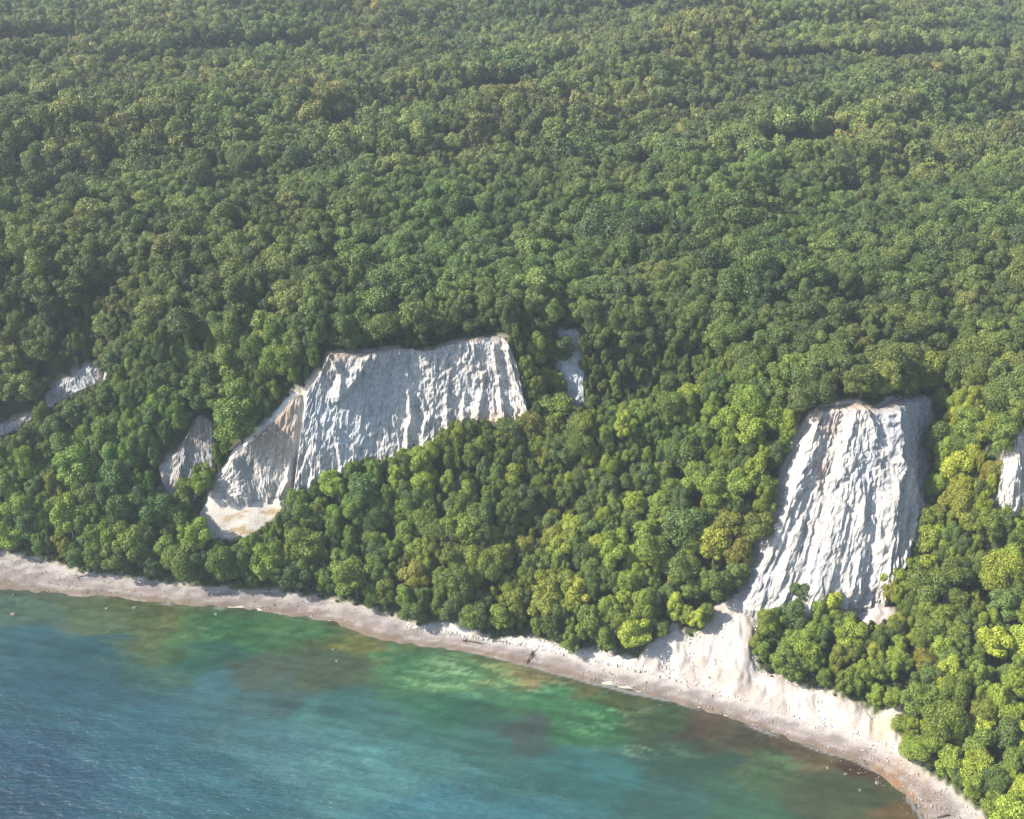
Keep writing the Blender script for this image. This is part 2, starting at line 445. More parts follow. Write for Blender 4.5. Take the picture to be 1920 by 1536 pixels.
def bare_sd(px, py):
    s = np.full(np.shape(px), -1e9)
    for k, v in BARE.items(): s = np.maximum(s, poly_sd(px, py, v))
    return s
def gap_sd(px, py):
    s = np.full(np.shape(px), -1e9)
    for k in ('patch_up', 'ravine', 'ravine_foot', 'grey', 'scree_main'): s = np.maximum(s, poly_sd(px, py, BARE[k]))
    return s
# low clearings in the forest (ground positions found from where their edges show)
CLEAR = [[(1340,128),(1480,122),(1610,116)],[(1650,122),(1740,118),(1890,108)],[(1425,290),(1500,286),(1590,274)],[(330,104),(470,100),(600,96)],
         [(0,92),(60,80),(140,74)],[(350,346),(400,342),(430,336)],[(1170,24),(1240,16),(1300,8)],[(620,252),(660,246)],[(880,182),(1010,175)],[(1700,300),(1730,296)],
         [(1180,330),(1230,326)],[(200,330),(240,326)],[(1400,420),(1450,416)],[(620,520),(700,512)],[(1560,600),(1640,590)]]

# ------------------------------------------------------------------ terrain mesh
def axis(a, fine0, fine1, b, f, coarse):
    out = list(np.arange(fine0, fine1 + 1e-6, f)); s = f; v = fine0
    lo = []
    while v > a: s = min(s * 1.15, coarse); v -= s; lo.append(v)
    s = f; v = out[-1]; hi = []
    while v < b: s = min(s * 1.15, coarse); v += s; hi.append(v)
    return np.array(lo[::-1] + out + hi)
ax = axis(-1299, -330, 330, 1299, 2.5, 25); ay = axis(200, 300, 620, 2095, 2.5, 14)
TX, TY = np.meshgrid(ax, ay); TZ = tz_at(TX, TY)
PXg, PYg, _ = project(TX, TY, TZ)
bs = bare_sd(PXg, PYg)
inlow = (TY < 640) & (np.abs(TX) < 340)
for k, c in CLIFFS.items():         # lower the ground slightly behind the separately modelled cliff faces
    sd = poly_sd(PXg, PYg, CL_OUT[k])
    TZ = TZ - np.where(inlow, np.clip((sd + 4) / 14, 0, 1) * 2.2, 0)
TZ = TZ - np.where((TY < 520), np.clip((poly_sd(PXg, PYg, beach_poly) + 2) / 10, 0, 1) * 0.7, 0)
soil = np.array([0.055, 0.052, 0.026]); chalky = np.array([0.5, 0.45, 0.38]); under = np.array([0.045, 0.07, 0.02])
n1 = fbm(TX / 9, TY / 9, 31, 3)[..., None]
colr = soil * (1 - n1) + under * n1
mk = (sstep(-2, 3, bs) * inlow)[..., None]
colr = colr * (1 - mk) + chalky * mk
deepg = sstep(0.5, -1.0, TZ)[..., None]
colr = colr * (1 - deepg) + np.array([0.2, 0.18, 0.12]) * deepg
me = mesh_np('hillside', np.stack([TX, TY, TZ], -1).reshape(-1, 3), grid_faces(*TX.shape), M_GROUND, colr.reshape(-1, 3))
add_obj('hillside', me, kind='structure', label='wooded hillside and plateau behind the shore', cat='hillside')
# land beyond the plateau, out to the horizon
fx = np.linspace(-9000, 9000, 60); fy = np.concatenate([[2090], np.linspace(2300, 14000, 30)])
FX, FY = np.meshgrid(fx, fy); FZ = 160 - (FY - 2090) * 0.006 + (fbm(FX / 900, FY / 900, 3) - 0.5) * 30
me = mesh_np('far_land', np.stack([FX, FY, FZ], -1).reshape(-1, 3), grid_faces(*FX.shape), M_GROUND, np.tile(np.array([0.04, 0.06, 0.022]), (FX.size, 1)))
add_obj('far_hills', me, kind='structure', label='distant wooded land beyond the plateau', cat='hills')

# ------------------------------------------------------------------ sea
SEA_SAMPLES = [  # image position and colour (sRGB): water, with sky reflection painted in at lower left
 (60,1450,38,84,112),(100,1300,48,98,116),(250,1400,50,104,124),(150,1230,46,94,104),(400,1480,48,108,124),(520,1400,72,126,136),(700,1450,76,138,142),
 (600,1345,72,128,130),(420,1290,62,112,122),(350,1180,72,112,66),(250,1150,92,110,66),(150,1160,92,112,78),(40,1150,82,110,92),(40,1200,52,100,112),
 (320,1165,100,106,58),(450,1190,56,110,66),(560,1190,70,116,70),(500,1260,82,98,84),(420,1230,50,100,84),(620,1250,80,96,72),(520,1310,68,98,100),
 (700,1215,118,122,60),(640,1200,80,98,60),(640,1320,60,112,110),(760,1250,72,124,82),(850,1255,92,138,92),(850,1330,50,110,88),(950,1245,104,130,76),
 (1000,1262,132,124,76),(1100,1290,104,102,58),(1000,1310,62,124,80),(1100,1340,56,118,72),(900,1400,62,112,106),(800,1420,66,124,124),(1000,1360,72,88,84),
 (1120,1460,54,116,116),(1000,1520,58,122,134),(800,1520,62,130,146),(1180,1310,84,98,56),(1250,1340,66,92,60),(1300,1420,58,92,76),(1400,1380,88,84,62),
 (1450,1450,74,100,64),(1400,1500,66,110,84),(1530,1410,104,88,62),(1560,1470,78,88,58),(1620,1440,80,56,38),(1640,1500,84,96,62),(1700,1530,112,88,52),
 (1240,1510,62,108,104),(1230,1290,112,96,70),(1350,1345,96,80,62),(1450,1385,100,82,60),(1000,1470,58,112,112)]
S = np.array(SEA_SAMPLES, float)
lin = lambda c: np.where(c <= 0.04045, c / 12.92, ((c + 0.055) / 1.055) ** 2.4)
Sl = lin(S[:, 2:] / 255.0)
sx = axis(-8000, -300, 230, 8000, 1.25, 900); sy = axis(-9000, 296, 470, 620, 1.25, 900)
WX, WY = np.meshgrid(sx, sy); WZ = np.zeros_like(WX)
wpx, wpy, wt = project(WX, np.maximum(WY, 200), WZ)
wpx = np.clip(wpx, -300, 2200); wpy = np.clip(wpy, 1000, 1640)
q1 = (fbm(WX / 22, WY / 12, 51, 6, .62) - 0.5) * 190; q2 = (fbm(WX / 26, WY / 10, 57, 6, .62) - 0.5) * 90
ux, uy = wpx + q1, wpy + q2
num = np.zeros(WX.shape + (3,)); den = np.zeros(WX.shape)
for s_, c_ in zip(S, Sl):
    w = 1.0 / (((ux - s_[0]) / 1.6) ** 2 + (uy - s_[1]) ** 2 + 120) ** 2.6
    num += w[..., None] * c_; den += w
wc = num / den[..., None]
# pale sand ribs and dark weed on the shallow bed
th = math.radians(-14)
ra, rb = WX * math.cos(th) + WY * math.sin(th), -WX * math.sin(th) + WY * math.cos(th)
rib = fbm(ra / 9 + 3, rb / 1.5, 61, 4, .6)
STREAK = [((860,1262),120,34,1.0),((1130,1352),75,18,1.5),((1220,1398),75,12,1.4),((1010,1290),110,22,.7),((1480,1430),110,34,.5),((640,1218),80,20,.4),((700,1440),200,70,.25),((350,1180),200,30,.35),((950,1250),120,16,.5)]
sm = sum(a * np.exp(-((ux - c[0]) / rx) ** 2 - ((uy - c[1]) / ry) ** 2) for c, rx, ry, a in STREAK)
st = np.clip(sm, 0, 1.6) * sstep(0.48, 0.58, rib) * .95
wc = wc * (1 + st[..., None] * np.array([0.95, 0.6, 0.7])) + st[..., None] * np.array([0.045, 0.06, 0.035])
weed = sstep(0.52, 0.7, fbm(WX / 9, WY / 5, 71, 4)) * sstep(1500, 1150, uy + (960 - ux) * 0.12)
wc = wc * (1 - 0.35 * weed[..., None])
mott = fbm(WX / 4.2, WY / 1.9, 77, 4); mott = 0.5 + (mott - .5) * (1 + 1.6 * np.exp(-np.abs(line_d(wpx, wpy, WATER)) / 60))
wc = wc * (0.80 + 0.4 * mott[..., None])
edge_px = np.abs(line_d(wpx, wpy, WATER))
lng = fbm(ra / 34 + 7, rb / 3.2, 87, 4); wc = wc * (0.88 + 0.24 * sstep(.38, .62, lng)[..., None])
stone = sstep(.56, .64, fbm(WX / 2.4, WY / 1.7, 89, 3)) * np.exp(-edge_px / 55) * sstep(.42, .58, fbm(WX / 25, WY / 12, 91, 3))
wc = wc * (1 - .45 * stone[..., None])
near = np.exp(-edge_px / 9.0)[..., None]
wc = wc * (1 - 0.5 * near) + np.array([0.16, 0.12, 0.085]) * 0.5 * near
wc = wc * np.array([0.95, 1.02, 0.92])
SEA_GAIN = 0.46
wc = wc * 0.86 + 0.14 * wc.mean(-1, keepdims=True)
shore_m = edge_px / 3.6
foam = (sstep(4.0, 1.2, np.abs(edge_px - 3.5 - 3 * vnoise(WX / 9, WY / 9, 83))) * sstep(.45, .6, fbm(WX / 14, WY / 14, 85, 2)))[..., None]
wc = wc * (1 - foam * .7) + .55 * foam * .7
amp = 0.25 + 0.75 * sstep(4, 90, shore_m)
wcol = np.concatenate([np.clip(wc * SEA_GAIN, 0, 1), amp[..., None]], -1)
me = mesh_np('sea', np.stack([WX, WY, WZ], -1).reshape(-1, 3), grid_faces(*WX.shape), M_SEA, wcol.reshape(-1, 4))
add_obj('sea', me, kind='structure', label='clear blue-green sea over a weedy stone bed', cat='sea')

# ------------------------------------------------------------------ ground patches: beach, chalk bank, scree
def patch(name, poly, res, lift, relief, colfn, mat, label, cat, edge=3.0, sink=0.8, xlim=None, kind='structure'):
    # where the outline stands on the ground: bounding box from the terrain
    m = (poly_sd(PXg, PYg, poly) > -4) & (TY < 640)
    x0, x1, y0, y1 = TX[m].min() - 3, TX[m].max() + 3, TY[m].min() - 3, TY[m].max() + 3
    X, Y = np.meshgrid(np.arange(x0, x1, res), np.arange(y0, y1, res))
    Zp = tz_at(X, Y)
    px, py, t = project(X, Y, Zp)
    sd = poly_sd(px, py, poly) + (fbm(X / 3, Y / 3, 91, 3) - 0.5) * 14 * (0 if name == 'beach' else 1)
    e = np.clip(sd / (edge * 4), -1, 1)
    Zp = Zp + lift * e + np.where(sd < 0, -sink * np.clip(-sd / 8, 0, 1), 0) + relief(X, Y) * np.clip(e, 0, 1)
    f = grid_faces(*X.shape); keep = (sd.reshape(-1)[f] > -8).any(1); f = f[keep]
    used = np.unique(f); rm = np.full(X.size, -1); rm[used] = np.arange(len(used))
    co = np.stack([X, Y, Zp], -1).reshape(-1, 3)[used]
    col = colfn(X, Y, Zp, px, py).reshape(-1, 3)[used]
    me = mesh_np(name, co, rm[f], mat, col)
    return add_obj(name, me, kind=kind, label=label, cat=cat)

def lerp3(a, b, k): return np.asarray(a) * (1 - k[..., None]) + np.asarray(b) * k[..., None]
def beach_col(X, Y, Zp, px, py):
    dw = line_d(px, py, WATER); df = line_d(px, py, FOOT)
    k = np.clip(dw / (dw + df + 1e-6), 0, 1)
    n = fbm(X / 6, Y / 2.5, 101, 4)
    c = lerp3([0.22, 0.19, 0.18], [0.34, 0.305, 0.285], sstep(0.35, 0.65, n))
    rightness = sstep(650, 1000, px)
    c = lerp3(c, [0.45, 0.41, 0.37], sstep(0.55, 1.0, k + (n - 0.5) * 0.5) * (0.3 + 0.65 * rightness))
    band = sstep(0.08, 0.14, np.abs((k + (n - .5) * 0.15) - 0.42))
    c = lerp3(np.array([0.24, 0.19, 0.165]), c, 0.35 + 0.65 * band)
    wet = sstep(0.32, 0.06, k + (n - 0.5) * 0.25)
    c = lerp3(c, [0.17, 0.125, 0.085], wet * 0.8)
    brown = np.exp(-((px - 1680) / 60) ** 2 - ((py - 1480) / 60) ** 2)
    c = lerp3(c, [0.26, 0.14, 0.06], brown * sstep(0.4, 0.6, fbm(X / 2, Y / 2, 5, 3)) * 0.8)
    return c * 0.88
wide_beach = [(p[0], p[1]) for p in FOOT] + [(p[0] - 4, p[1] + 14) for p in WATER][::-1]
patch('beach', wide_beach, 0.9, 0.1, lambda X, Y: (fbm(X / 5, Y / 3, 111, 4) - 0.5) * 1.1 + (fbm(X / 16, Y / 16, 113, 2) - 0.5) * 1.0, beach_col, M_BEACH,
      'narrow pinkish grey pebble beach along the waterline', 'beach', sink=0.3)
def bank_col(X, Y, Zp, px, py):
    n = fbm(X / 4, Y / 4, 121, 4)
    return lerp3([0.50, 0.44, 0.38], [0.53, 0.50, 0.46], sstep(0.35, 0.6, n))
patch('chalk_bank', bank, 0.9, 0.6, lambda X, Y: (fbm(X / 3, Y / 3, 131, 4)) * 1.6, bank_col, M_SCREE,
      'low white chalk bank between trees and pebble beach', 'bank')
def scree_col(X, Y, Zp, px, py):
    n = fbm(X / 7, Y / 7, 141, 4); g = fbm(X / 1.6 + Y / 6, Y / 7, 143, 3)
    c = lerp3([0.37, 0.315, 0.28], [0.46, 0.415, 0.38], sstep(0.35, 0.62, n))
    c = lerp3(c, [0.45, 0.36, 0.27], 0.4 * sstep(0.55, 0.75, g))
    tan = np.exp(-((px - 1655) / 34) ** 2 - ((py - 1355) / 26) ** 2)
    return lerp3(c, [0.52, 0.38, 0.22], tan * 0.9)
def scree_relief(X, Y):
    return (fbm(X / 6, Y / 9, 151, 4) - 0.4) * 4.5 + (fbm(X / 1.8, Y / 4, 153, 3) - 0.5) * 2.0
patch('chalk_debris_fan', BARE['scree_right'], 0.8, 0.8, scree_relief, scree_col, M_SCREE, 'white chalk debris fan spilling onto the beach', 'scree')
def scree2_col(X, Y, Zp, px, py):
    n = fbm(X / 9 + 4, Y / 1.7, 161, 4)
    c = lerp3([0.52, 0.47, 0.41], [0.36, 0.27, 0.16], sstep(0.46, 0.6, n) * sstep(930, 950, py) * sstep(405, 430, px))
    return c
patch('sandy_scree_slope', BARE['scree_main'], 0.7, 0.7, lambda X, Y: (fbm(X / 7, Y / 1.6, 161, 4) - 0.5) * 1.4, scree2_col, M_SCREE,
      'tan and white scree slope below the ridge', 'scree')
patch('bare_chalk_gap', BARE['patch_up'], 0.8, 0.7, scree_relief, scree_col, M_SCREE, 'white bare patch in the wood below the cliff', 'scree')
def soil_col(X, Y, Zp, px, py):
    n = fbm(X / 3, Y / 3, 171, 3); return lerp3([0.30, 0.22, 0.16], [0.42, 0.34, 0.27], n)
patch('bare_soil_gap', BARE['patch_soil'], 0.8, 0.5, scree_relief, soil_col, M_SCREE, 'bare brown soil patch under the ridge end', 'soil')
patch('bare_soil_gap', BARE['patch_soil2'], 0.8, 0.5, scree_relief, soil_col, M_SCREE, 'small bare soil patch in the wood', 'soil')

# ------------------------------------------------------------------ chalk cliffs
RIBS = {  # outward ribs: line (image points, running down), height m, width to the left, width to the right (image px), fade
 'right': [([(1528,775),(1500,860),(1452,980),(1402,1090)],4.0,30,34),([(1588,768),(1562,850),(1548,930),(1520,1020),(1498,1100)],5.5,18,48),
           ([(1650,772),(1656,860),(1632,960),(1622,1085)],8.5,20,62),([(1660,866),(1690,930),(1702,1000)],4.5,26,14),([(1606,764),(1618,810),(1612,860)],3.5,14,10),
           ([(1585,950),(1575,1020),(1565,1100)],3.0,12,18),([(1480,980),(1455,1050),(1440,1110)],2.6,12,18),([(1680,965),(1668,1010),(1660,1055)],2.6,10,14)],
 'main':  [([(616,665),(640,700),(636,745)],4.0,14,8),([(690,668),(672,700),(640,740)],3.5,20,8),([(765,735),(768,780),(764,840)],3.5,8,12),([(785,740),(800,780),(792,830)],2.6,8,10),
           ([(950,640),(962,700),(975,750),(990,800)],4.5,14,10),([(925,650),(935,720),(942,790)],3.0,8,14),([(905,700),(900,760),(895,795)],2.2,8,10),
           ([(560,770),(556,840),(552,900)],3.0,8,16),([(628,800),(640,860),(640,885)],2.2,8,12),([(590,820),(600,860),(585,905)],2.2,10,14),([(835,730),(840,770),(838,810)],2.0,8,10),([(870,740),(868,800)],2.0,7,9)],
 'fore':  [([(438,852),(450,900),(458,925)],3.5,18,20),([(548,860),(545,900),(530,925)],4.0,10,8),([(475,830),(490,870),(500,900)],2.0,14,22)],
 'edge':  [([(1905,812),(1895,870),(1885,950)],4.0,14,20)],
 'grey':  [([(352,815),(345,870),(330,930)],2.5,8,10),([(300,872),(312,900),(318,940)],2.0,8,8)],
}
STAIN_SHADE = { # rock stains plus blue-grey shade painted on chalk: image centre, radii, colour, strength
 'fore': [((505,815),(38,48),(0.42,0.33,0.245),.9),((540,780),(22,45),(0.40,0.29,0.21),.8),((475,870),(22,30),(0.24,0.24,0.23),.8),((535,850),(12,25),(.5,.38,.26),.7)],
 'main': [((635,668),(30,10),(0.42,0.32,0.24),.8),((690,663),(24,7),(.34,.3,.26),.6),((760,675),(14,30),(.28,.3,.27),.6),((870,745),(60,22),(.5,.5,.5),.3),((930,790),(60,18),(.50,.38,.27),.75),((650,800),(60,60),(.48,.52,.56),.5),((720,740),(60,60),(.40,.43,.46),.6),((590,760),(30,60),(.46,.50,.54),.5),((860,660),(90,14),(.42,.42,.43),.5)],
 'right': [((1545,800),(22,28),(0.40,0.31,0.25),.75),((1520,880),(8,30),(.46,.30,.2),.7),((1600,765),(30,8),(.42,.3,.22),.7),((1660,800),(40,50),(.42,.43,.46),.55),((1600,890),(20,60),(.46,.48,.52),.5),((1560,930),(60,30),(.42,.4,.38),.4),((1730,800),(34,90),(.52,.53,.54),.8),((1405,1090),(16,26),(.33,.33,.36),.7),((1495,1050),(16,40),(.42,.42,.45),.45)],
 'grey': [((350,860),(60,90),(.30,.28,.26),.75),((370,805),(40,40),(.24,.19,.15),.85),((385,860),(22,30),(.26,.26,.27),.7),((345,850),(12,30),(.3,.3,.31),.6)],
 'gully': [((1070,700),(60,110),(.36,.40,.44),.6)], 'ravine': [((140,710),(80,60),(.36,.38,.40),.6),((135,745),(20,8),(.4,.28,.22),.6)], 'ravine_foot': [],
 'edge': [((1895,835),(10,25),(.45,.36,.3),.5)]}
CLIFF_LABEL = {
 'main': ('chalk_cliff', 'widest grey-white chalk cliff wall under the forest rim', 'cliff'),
 'fore': ('chalk_ridge', 'brown-streaked chalk ridge joined to left end of widest cliff', 'cliff'),
 'right': ('chalk_cliff', 'tallest bright white chalk cliff, tapering to a flat top', 'cliff'),
 'gully': ('chalk_cliff', 'narrow blue-grey chalk strip in the shaded gully', 'cliff'),
 'grey': ('chalk_cliff', 'small dark grey chalk outcrop among trees', 'cliff'),
 'ravine': ('chalk_cliff', 'small shaded chalk scar high in the far-left ravine', 'cliff'),
 'ravine_foot': ('chalk_cliff', 'pale chalk strip low in the ravine at left edge', 'cliff'),
 'edge': ('chalk_cliff', 'bright chalk cliff cut off by the right edge', 'cliff')}

def build_cliff(kname, c):
    T, M, B = (np.array(c[k + '3']) for k in 'TMB')
    seg = np.linalg.norm(np.diff((T + M + B) / 3, axis=0), axis=1); s = np.concatenate([[0], np.cumsum(seg)])
    L = s[-1]; H = np.linalg.norm(T - B, axis=1).mean()
    res = 0.45
    nu, nv = int(L / res) + 2, int(H / res) + 2
    su = np.linspace(0, L, nu)
    def smooth_interp(A):
        out = np.stack([np.interp(su, s, A[:, k]) for k in range(3)], 1)
        w = max(1, int(3.0 / res)); ker = np.hanning(2 * w + 3)[1:-1]; ker /= ker.sum()
        pad = np.pad(out, ((w, w), (0, 0)), 'edge')
        sm_ = np.stack([np.convolve(pad[:, k], ker, 'valid') for k in range(3)], 1)
        e = np.clip(np.minimum(su, L - su) / 5, 0, 1)[:, None]
        return out * (1 - e) + sm_ * e
    T, M, B = smooth_interp(T), smooth_interp(M), smooth_interp(B)
    B = B + (B - M) * 0.10
    v = np.linspace(0, 1, nv)[:, None, None]                 # 0 base, 1 top
    lo = B * (1 - v * 2) + M * v * 2; hi = M * (2 - v * 2) + T * (v * 2 - 1)
    bz = B * (1 - v) ** 2 + (2 * M - (T + B) / 2) * 2 * v * (1 - v) + T * v ** 2
    G = 0.5 * np.where(v < 0.5, lo, hi) + 0.5 * bz
    du = np.gradient(G, axis=1); dv = np.gradient(G, axis=0)
    nrm = np.cross(du, dv); nrm /= np.linalg.norm(nrm, axis=2, keepdims=True) + 1e-9
    nm = nrm.mean((0, 1)); nm /= np.linalg.norm(nm)
    if nm[1] > 0: nrm = -nrm; nm = -nm
    nrm = nrm * 0.4 + nm * 0.6; nrm /= np.linalg.norm(nrm, axis=2, keepdims=True)
    px, py, _ = project(G[..., 0], G[..., 1], G[..., 2])
    sv = np.broadcast_to(su[None, :], px.shape); hv = np.broadcast_to(v[..., 0] * H, px.shape)
    big = {'main': 1.0, 'right': 1.15, 'fore': 0.5, 'edge': 0.9}.get(kname, 0.55)
    wp = (fbm(sv / 14, hv / 22, 201, 3) - 0.5) * 8
    rid = lambda a, b, sd: 1 - np.abs(2 * vnoise(a, b, sd) - 1)
    low = 1 - 0.55 * v[..., 0]
    d = (fbm(sv / 20, hv / 60, 203, 2) - 0.5) * 6 * big
    rr_ = .4 if kname == 'right' else 1.0
    d = d + rid((sv + wp) / 9, hv / 26, 205) ** 1.5 * 1.3 * big * low * rr_
    d = d + rid((sv + wp * 0.7) / 3.6, hv / 11, 207) ** 1.3 * 1.25 * big * low * (.5 + .5 * rr_)
    d = d + rid((sv + wp * 0.4) / 1.5, hv / 5, 209) * 0.8 * big + rid((sv + hv * .5) / 4.5, (hv - sv * .3) / 5.5, 210) ** 2 * .7 * big + (vnoise(sv / 1.1, hv / 1.6, 212) - .5) * .7 + rid((sv + wp * .3) / .95, hv / 9, 214) * .5
    d = d + (fbm(sv / 2.5, hv / 3.5, 211, 4) - 0.5) * 1.9
    d = d - sstep(0.62, 0.8, fbm(sv / 8 + 9, hv / 14, 213, 3)) * 1.4 * big
    for line, A, wl, wr in RIBS.get(kname, []):
        dd, side, tt = line_d_signed(px + (vnoise(hv / 3, sv / 9, 215) - .5) * 5, py, line)
        w_ = np.where(side < 0, wl, wr) * (0.7 + 0.6 * tt)
        d = d + A * (0.68 if kname == 'right' else 0.85) * np.clip(1 - dd / w_, 0, 1) ** 0.9
    if kname == 'right':                           # the buttress is rounded in plan and spreads towards its foot
        uu = sv / L
        d = d + 14 * np.sin(np.pi * np.clip(uu / 0.97, 0, 1)) ** 0.8 * (0.35 + 0.65 * (1 - v[..., 0])) - 2.0 * sstep(.68, .86, uu) * sstep(.15, .5, v[..., 0])
        d = d + rid((sv + wp * .3) / 2.3, hv / 16, 219) ** 1.2 * 1.6 * sstep(0.75, 0.3, v[..., 0])
    eu = np.clip(np.minimum(sv, L - sv) / 2.0, 0, 1); ev = np.clip((H - hv) / 3, 0, 1)
    e = np.minimum(eu, 0.25 + 0.75 * ev)
    Gd = G + nrm * ((d + 0.6) * e - 1.2 * (1 - eu))[..., None]
    # crumbly rim: the top edge leans back into the ground
    jag = (fbm(su / 3.0, su * 0 + 3.7, 217, 4) - 0.5) * 2.6 * np.clip(np.minimum(su, L - su) / 3, 0, 1)
    Gd[..., 2] += jag[None, :] * sstep(H - 9, H, hv)
    Gd[-1] += np.array([0, 1.5, -0.8]); Gd[0] += np.array([0, 1.5, -9])
    # rock colour, with stains and painted shade
    a = fbm((sv + wp * .5) / 2.2, hv / 22, 221, 4); b_ = fbm(sv / 11, hv / 14, 223, 3)
    col = lerp3([0.41, 0.395, 0.375], [0.54, 0.51, 0.47], sstep(0.36, 0.60, a * 0.65 + b_ * 0.35))
    warm = sstep(0.55, 0.75, fbm((sv + wp) / 3, hv / 30, 225, 3))
    col = lerp3(col, [0.58, 0.50, 0.41], warm * 0.45)
    flint = sstep(0.60, 0.70, vnoise(sv / 5, (hv + (fbm(sv / 30, sv * 0, 227, 2) - .5) * 8) / 0.9, 229)) * 0.16
    col = col * (1 - flint[..., None])
    topb = sstep(2.6, 0.4, (H - hv) + (fbm(sv / 2, hv / 2, 231, 3) - 0.5) * 3)
    col = lerp3(col, [0.25, 0.19, 0.13], topb * 0.75)
    for (cx, cy), (rx, ry), cc, st_ in STAIN_SHADE.get(kname, []):
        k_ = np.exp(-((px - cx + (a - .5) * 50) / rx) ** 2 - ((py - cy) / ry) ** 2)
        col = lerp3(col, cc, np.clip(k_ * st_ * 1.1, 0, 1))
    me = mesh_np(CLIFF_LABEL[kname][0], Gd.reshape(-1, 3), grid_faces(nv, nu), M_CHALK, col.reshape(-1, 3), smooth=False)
    nme, lab, cat = CLIFF_LABEL[kname]
    add_obj(nme, me, kind='structure', label=lab, cat=cat)
for k, c in CLIFFS.items(): build_cliff(k, c)

# chalk crest on the lit back of the ridge
def crest_col(X, Y, Zp, px, py): return lerp3([0.6, 0.55, 0.48], [0.74, 0.71, 0.66], fbm(X / 3, Y / 3, 241, 3))
patch('chalk_crest', BARE['crest'], 0.7, 1.2, lambda X, Y: (fbm(X / 3, Y / 3, 243, 3)) * 0.8, crest_col, M_SCREE, 'thin white chalk crest along the ridge', 'crest')
def look_col(X, Y, Zp, px, py): return lerp3([0.42, 0.33, 0.24], [0.55, 0.47, 0.38], fbm(X / 3, Y / 3, 245, 3))
patch('trodden_lookout', BARE['lookout'], 0.7, 0.8, lambda X, Y: (fbm(X / 3, Y / 3, 247, 3)) * 0.5, look_col, M_SCREE, 'bare trodden ledge on top of the tallest cliff', 'ledge')

# ------------------------------------------------------------------ tree crowns
def crown_mesh(name, seed, n_lobe, n_leaf, leaf, shape, hgt=1.0):
    """unit tree: height 1 = total height 1, crown from z0 to 1, radius about shape['r']; built from leafy clumps"""
    r = np.random.RandomState(seed)
    R, z0 = shape['r'], shape['z0']; zc = (1 + z0) / 2; hz = (1 - z0) / 2
    lobes = [((0, 0, zc + hz * .1), R * 0.5, hz * 0.66)]
    for i in range(n_lobe):
        a = i * 2.39996 + r.uniform(-.4, .4); q = r.uniform(0.25, 1.0) ** 0.7
        zz = r.uniform(-0.75, 0.85)
        rr = R * 0.80 * math.sqrt(max(0.05, 1 - (zz * .95) ** 2)) * q * shape.get('spread', 1)
        s_ = R * r.uniform(0.14, 0.42 if n_lobe > 18 else 0.6)
        lobes.append(((rr * math.cos(a) , rr * math.sin(a), zc + hz * zz * 0.8), s_, s_ * r.uniform(0.7, 1.0) * shape.get('lz', 1)))
    cs = np.array([l[0] for l in lobes]); rs = np.array([(l[1], l[1], l[2]) for l in lobes])
    wgt = (rs[:, 0] * rs[:, 2]); wgt /= wgt.sum()
    pick = r.choice(len(lobes), n_leaf * 3, p=wgt)
    d = r.normal(size=(n_leaf * 3, 3)); d[:, 2] += 0.35; d /= np.linalg.norm(d, axis=1, keepdims=True)
    rad = 1.10 - np.abs(r.normal(0, 0.24, (n_leaf * 3, 1)))
    rad = np.where(r.rand(n_leaf * 3, 1) < 0.06, rad * 1.15, rad)
    pos = cs[pick] + d * rs[pick] * rad
    # drop leaves buried inside other clumps
    q = ((pos[:, None, :] - cs[None]) / rs[None]); depth = (np.sum(q * q, 2)); depth[np.arange(len(pos)), pick] = 9
    ok = depth.min(1) > 0.62
    pos, d = pos[ok][:n_leaf], d[ok][:n_leaf]; n = len(pos)
    nn = d + r.normal(0, 0.55, (n, 3)); nn[:, 2] += 0.15; nn /= np.linalg.norm(nn, axis=1, keepdims=True)
    t = np.cross(nn, r.normal(size=(n, 3))); t /= np.linalg.norm(t, axis=1, keepdims=True); b = np.cross(nn, t)
    sz = leaf * r.uniform(0.6, 1.25, (n, 1)); asp = r.uniform(0.55, 0.95, (n, 1))
    p0 = pos - t * sz; p2 = pos + t * sz; p1 = pos + b * sz * asp - nn * sz * .25; p3 = pos - b * sz * asp - nn * sz * .25
    co = np.stack([p0, p1, p2, p3], 1).reshape(-1, 3)
    f = np.arange(n * 4).reshape(-1, 4)
    return mesh_np(name, co, f, M_FOL, smooth=False, fattr=np.clip(r.beta(2, 2, n), 0, 1))

SHAPES = [dict(r=.36, z0=.22), dict(r=.42, z0=.28), dict(r=.33, z0=.12, lz=1.2), dict(r=.46, z0=.32, spread=1.1), dict(r=.38, z0=.2, spread=1.15),
          dict(r=.30, z0=.08, lz=1.4), dict(r=.40, z0=.18), dict(r=.35, z0=.15, spread=1.2)]
NEAR = [crown_mesh('crown', 300 + i, [30, 14, 36, 20][i % 4], 7500, 0.0185, s_) for i, s_ in enumerate(SHAPES)]
FARM = [crown_mesh('far_crown', 400 + i, 15 + i % 3 * 3, 1700, 0.034, s_) for i, s_ in enumerate(SHAPES)]
BUSH = [crown_mesh('bush_crown', 500 + i, 9, 900, 0.07, dict(r=.6, z0=.02)) for i in range(3)]

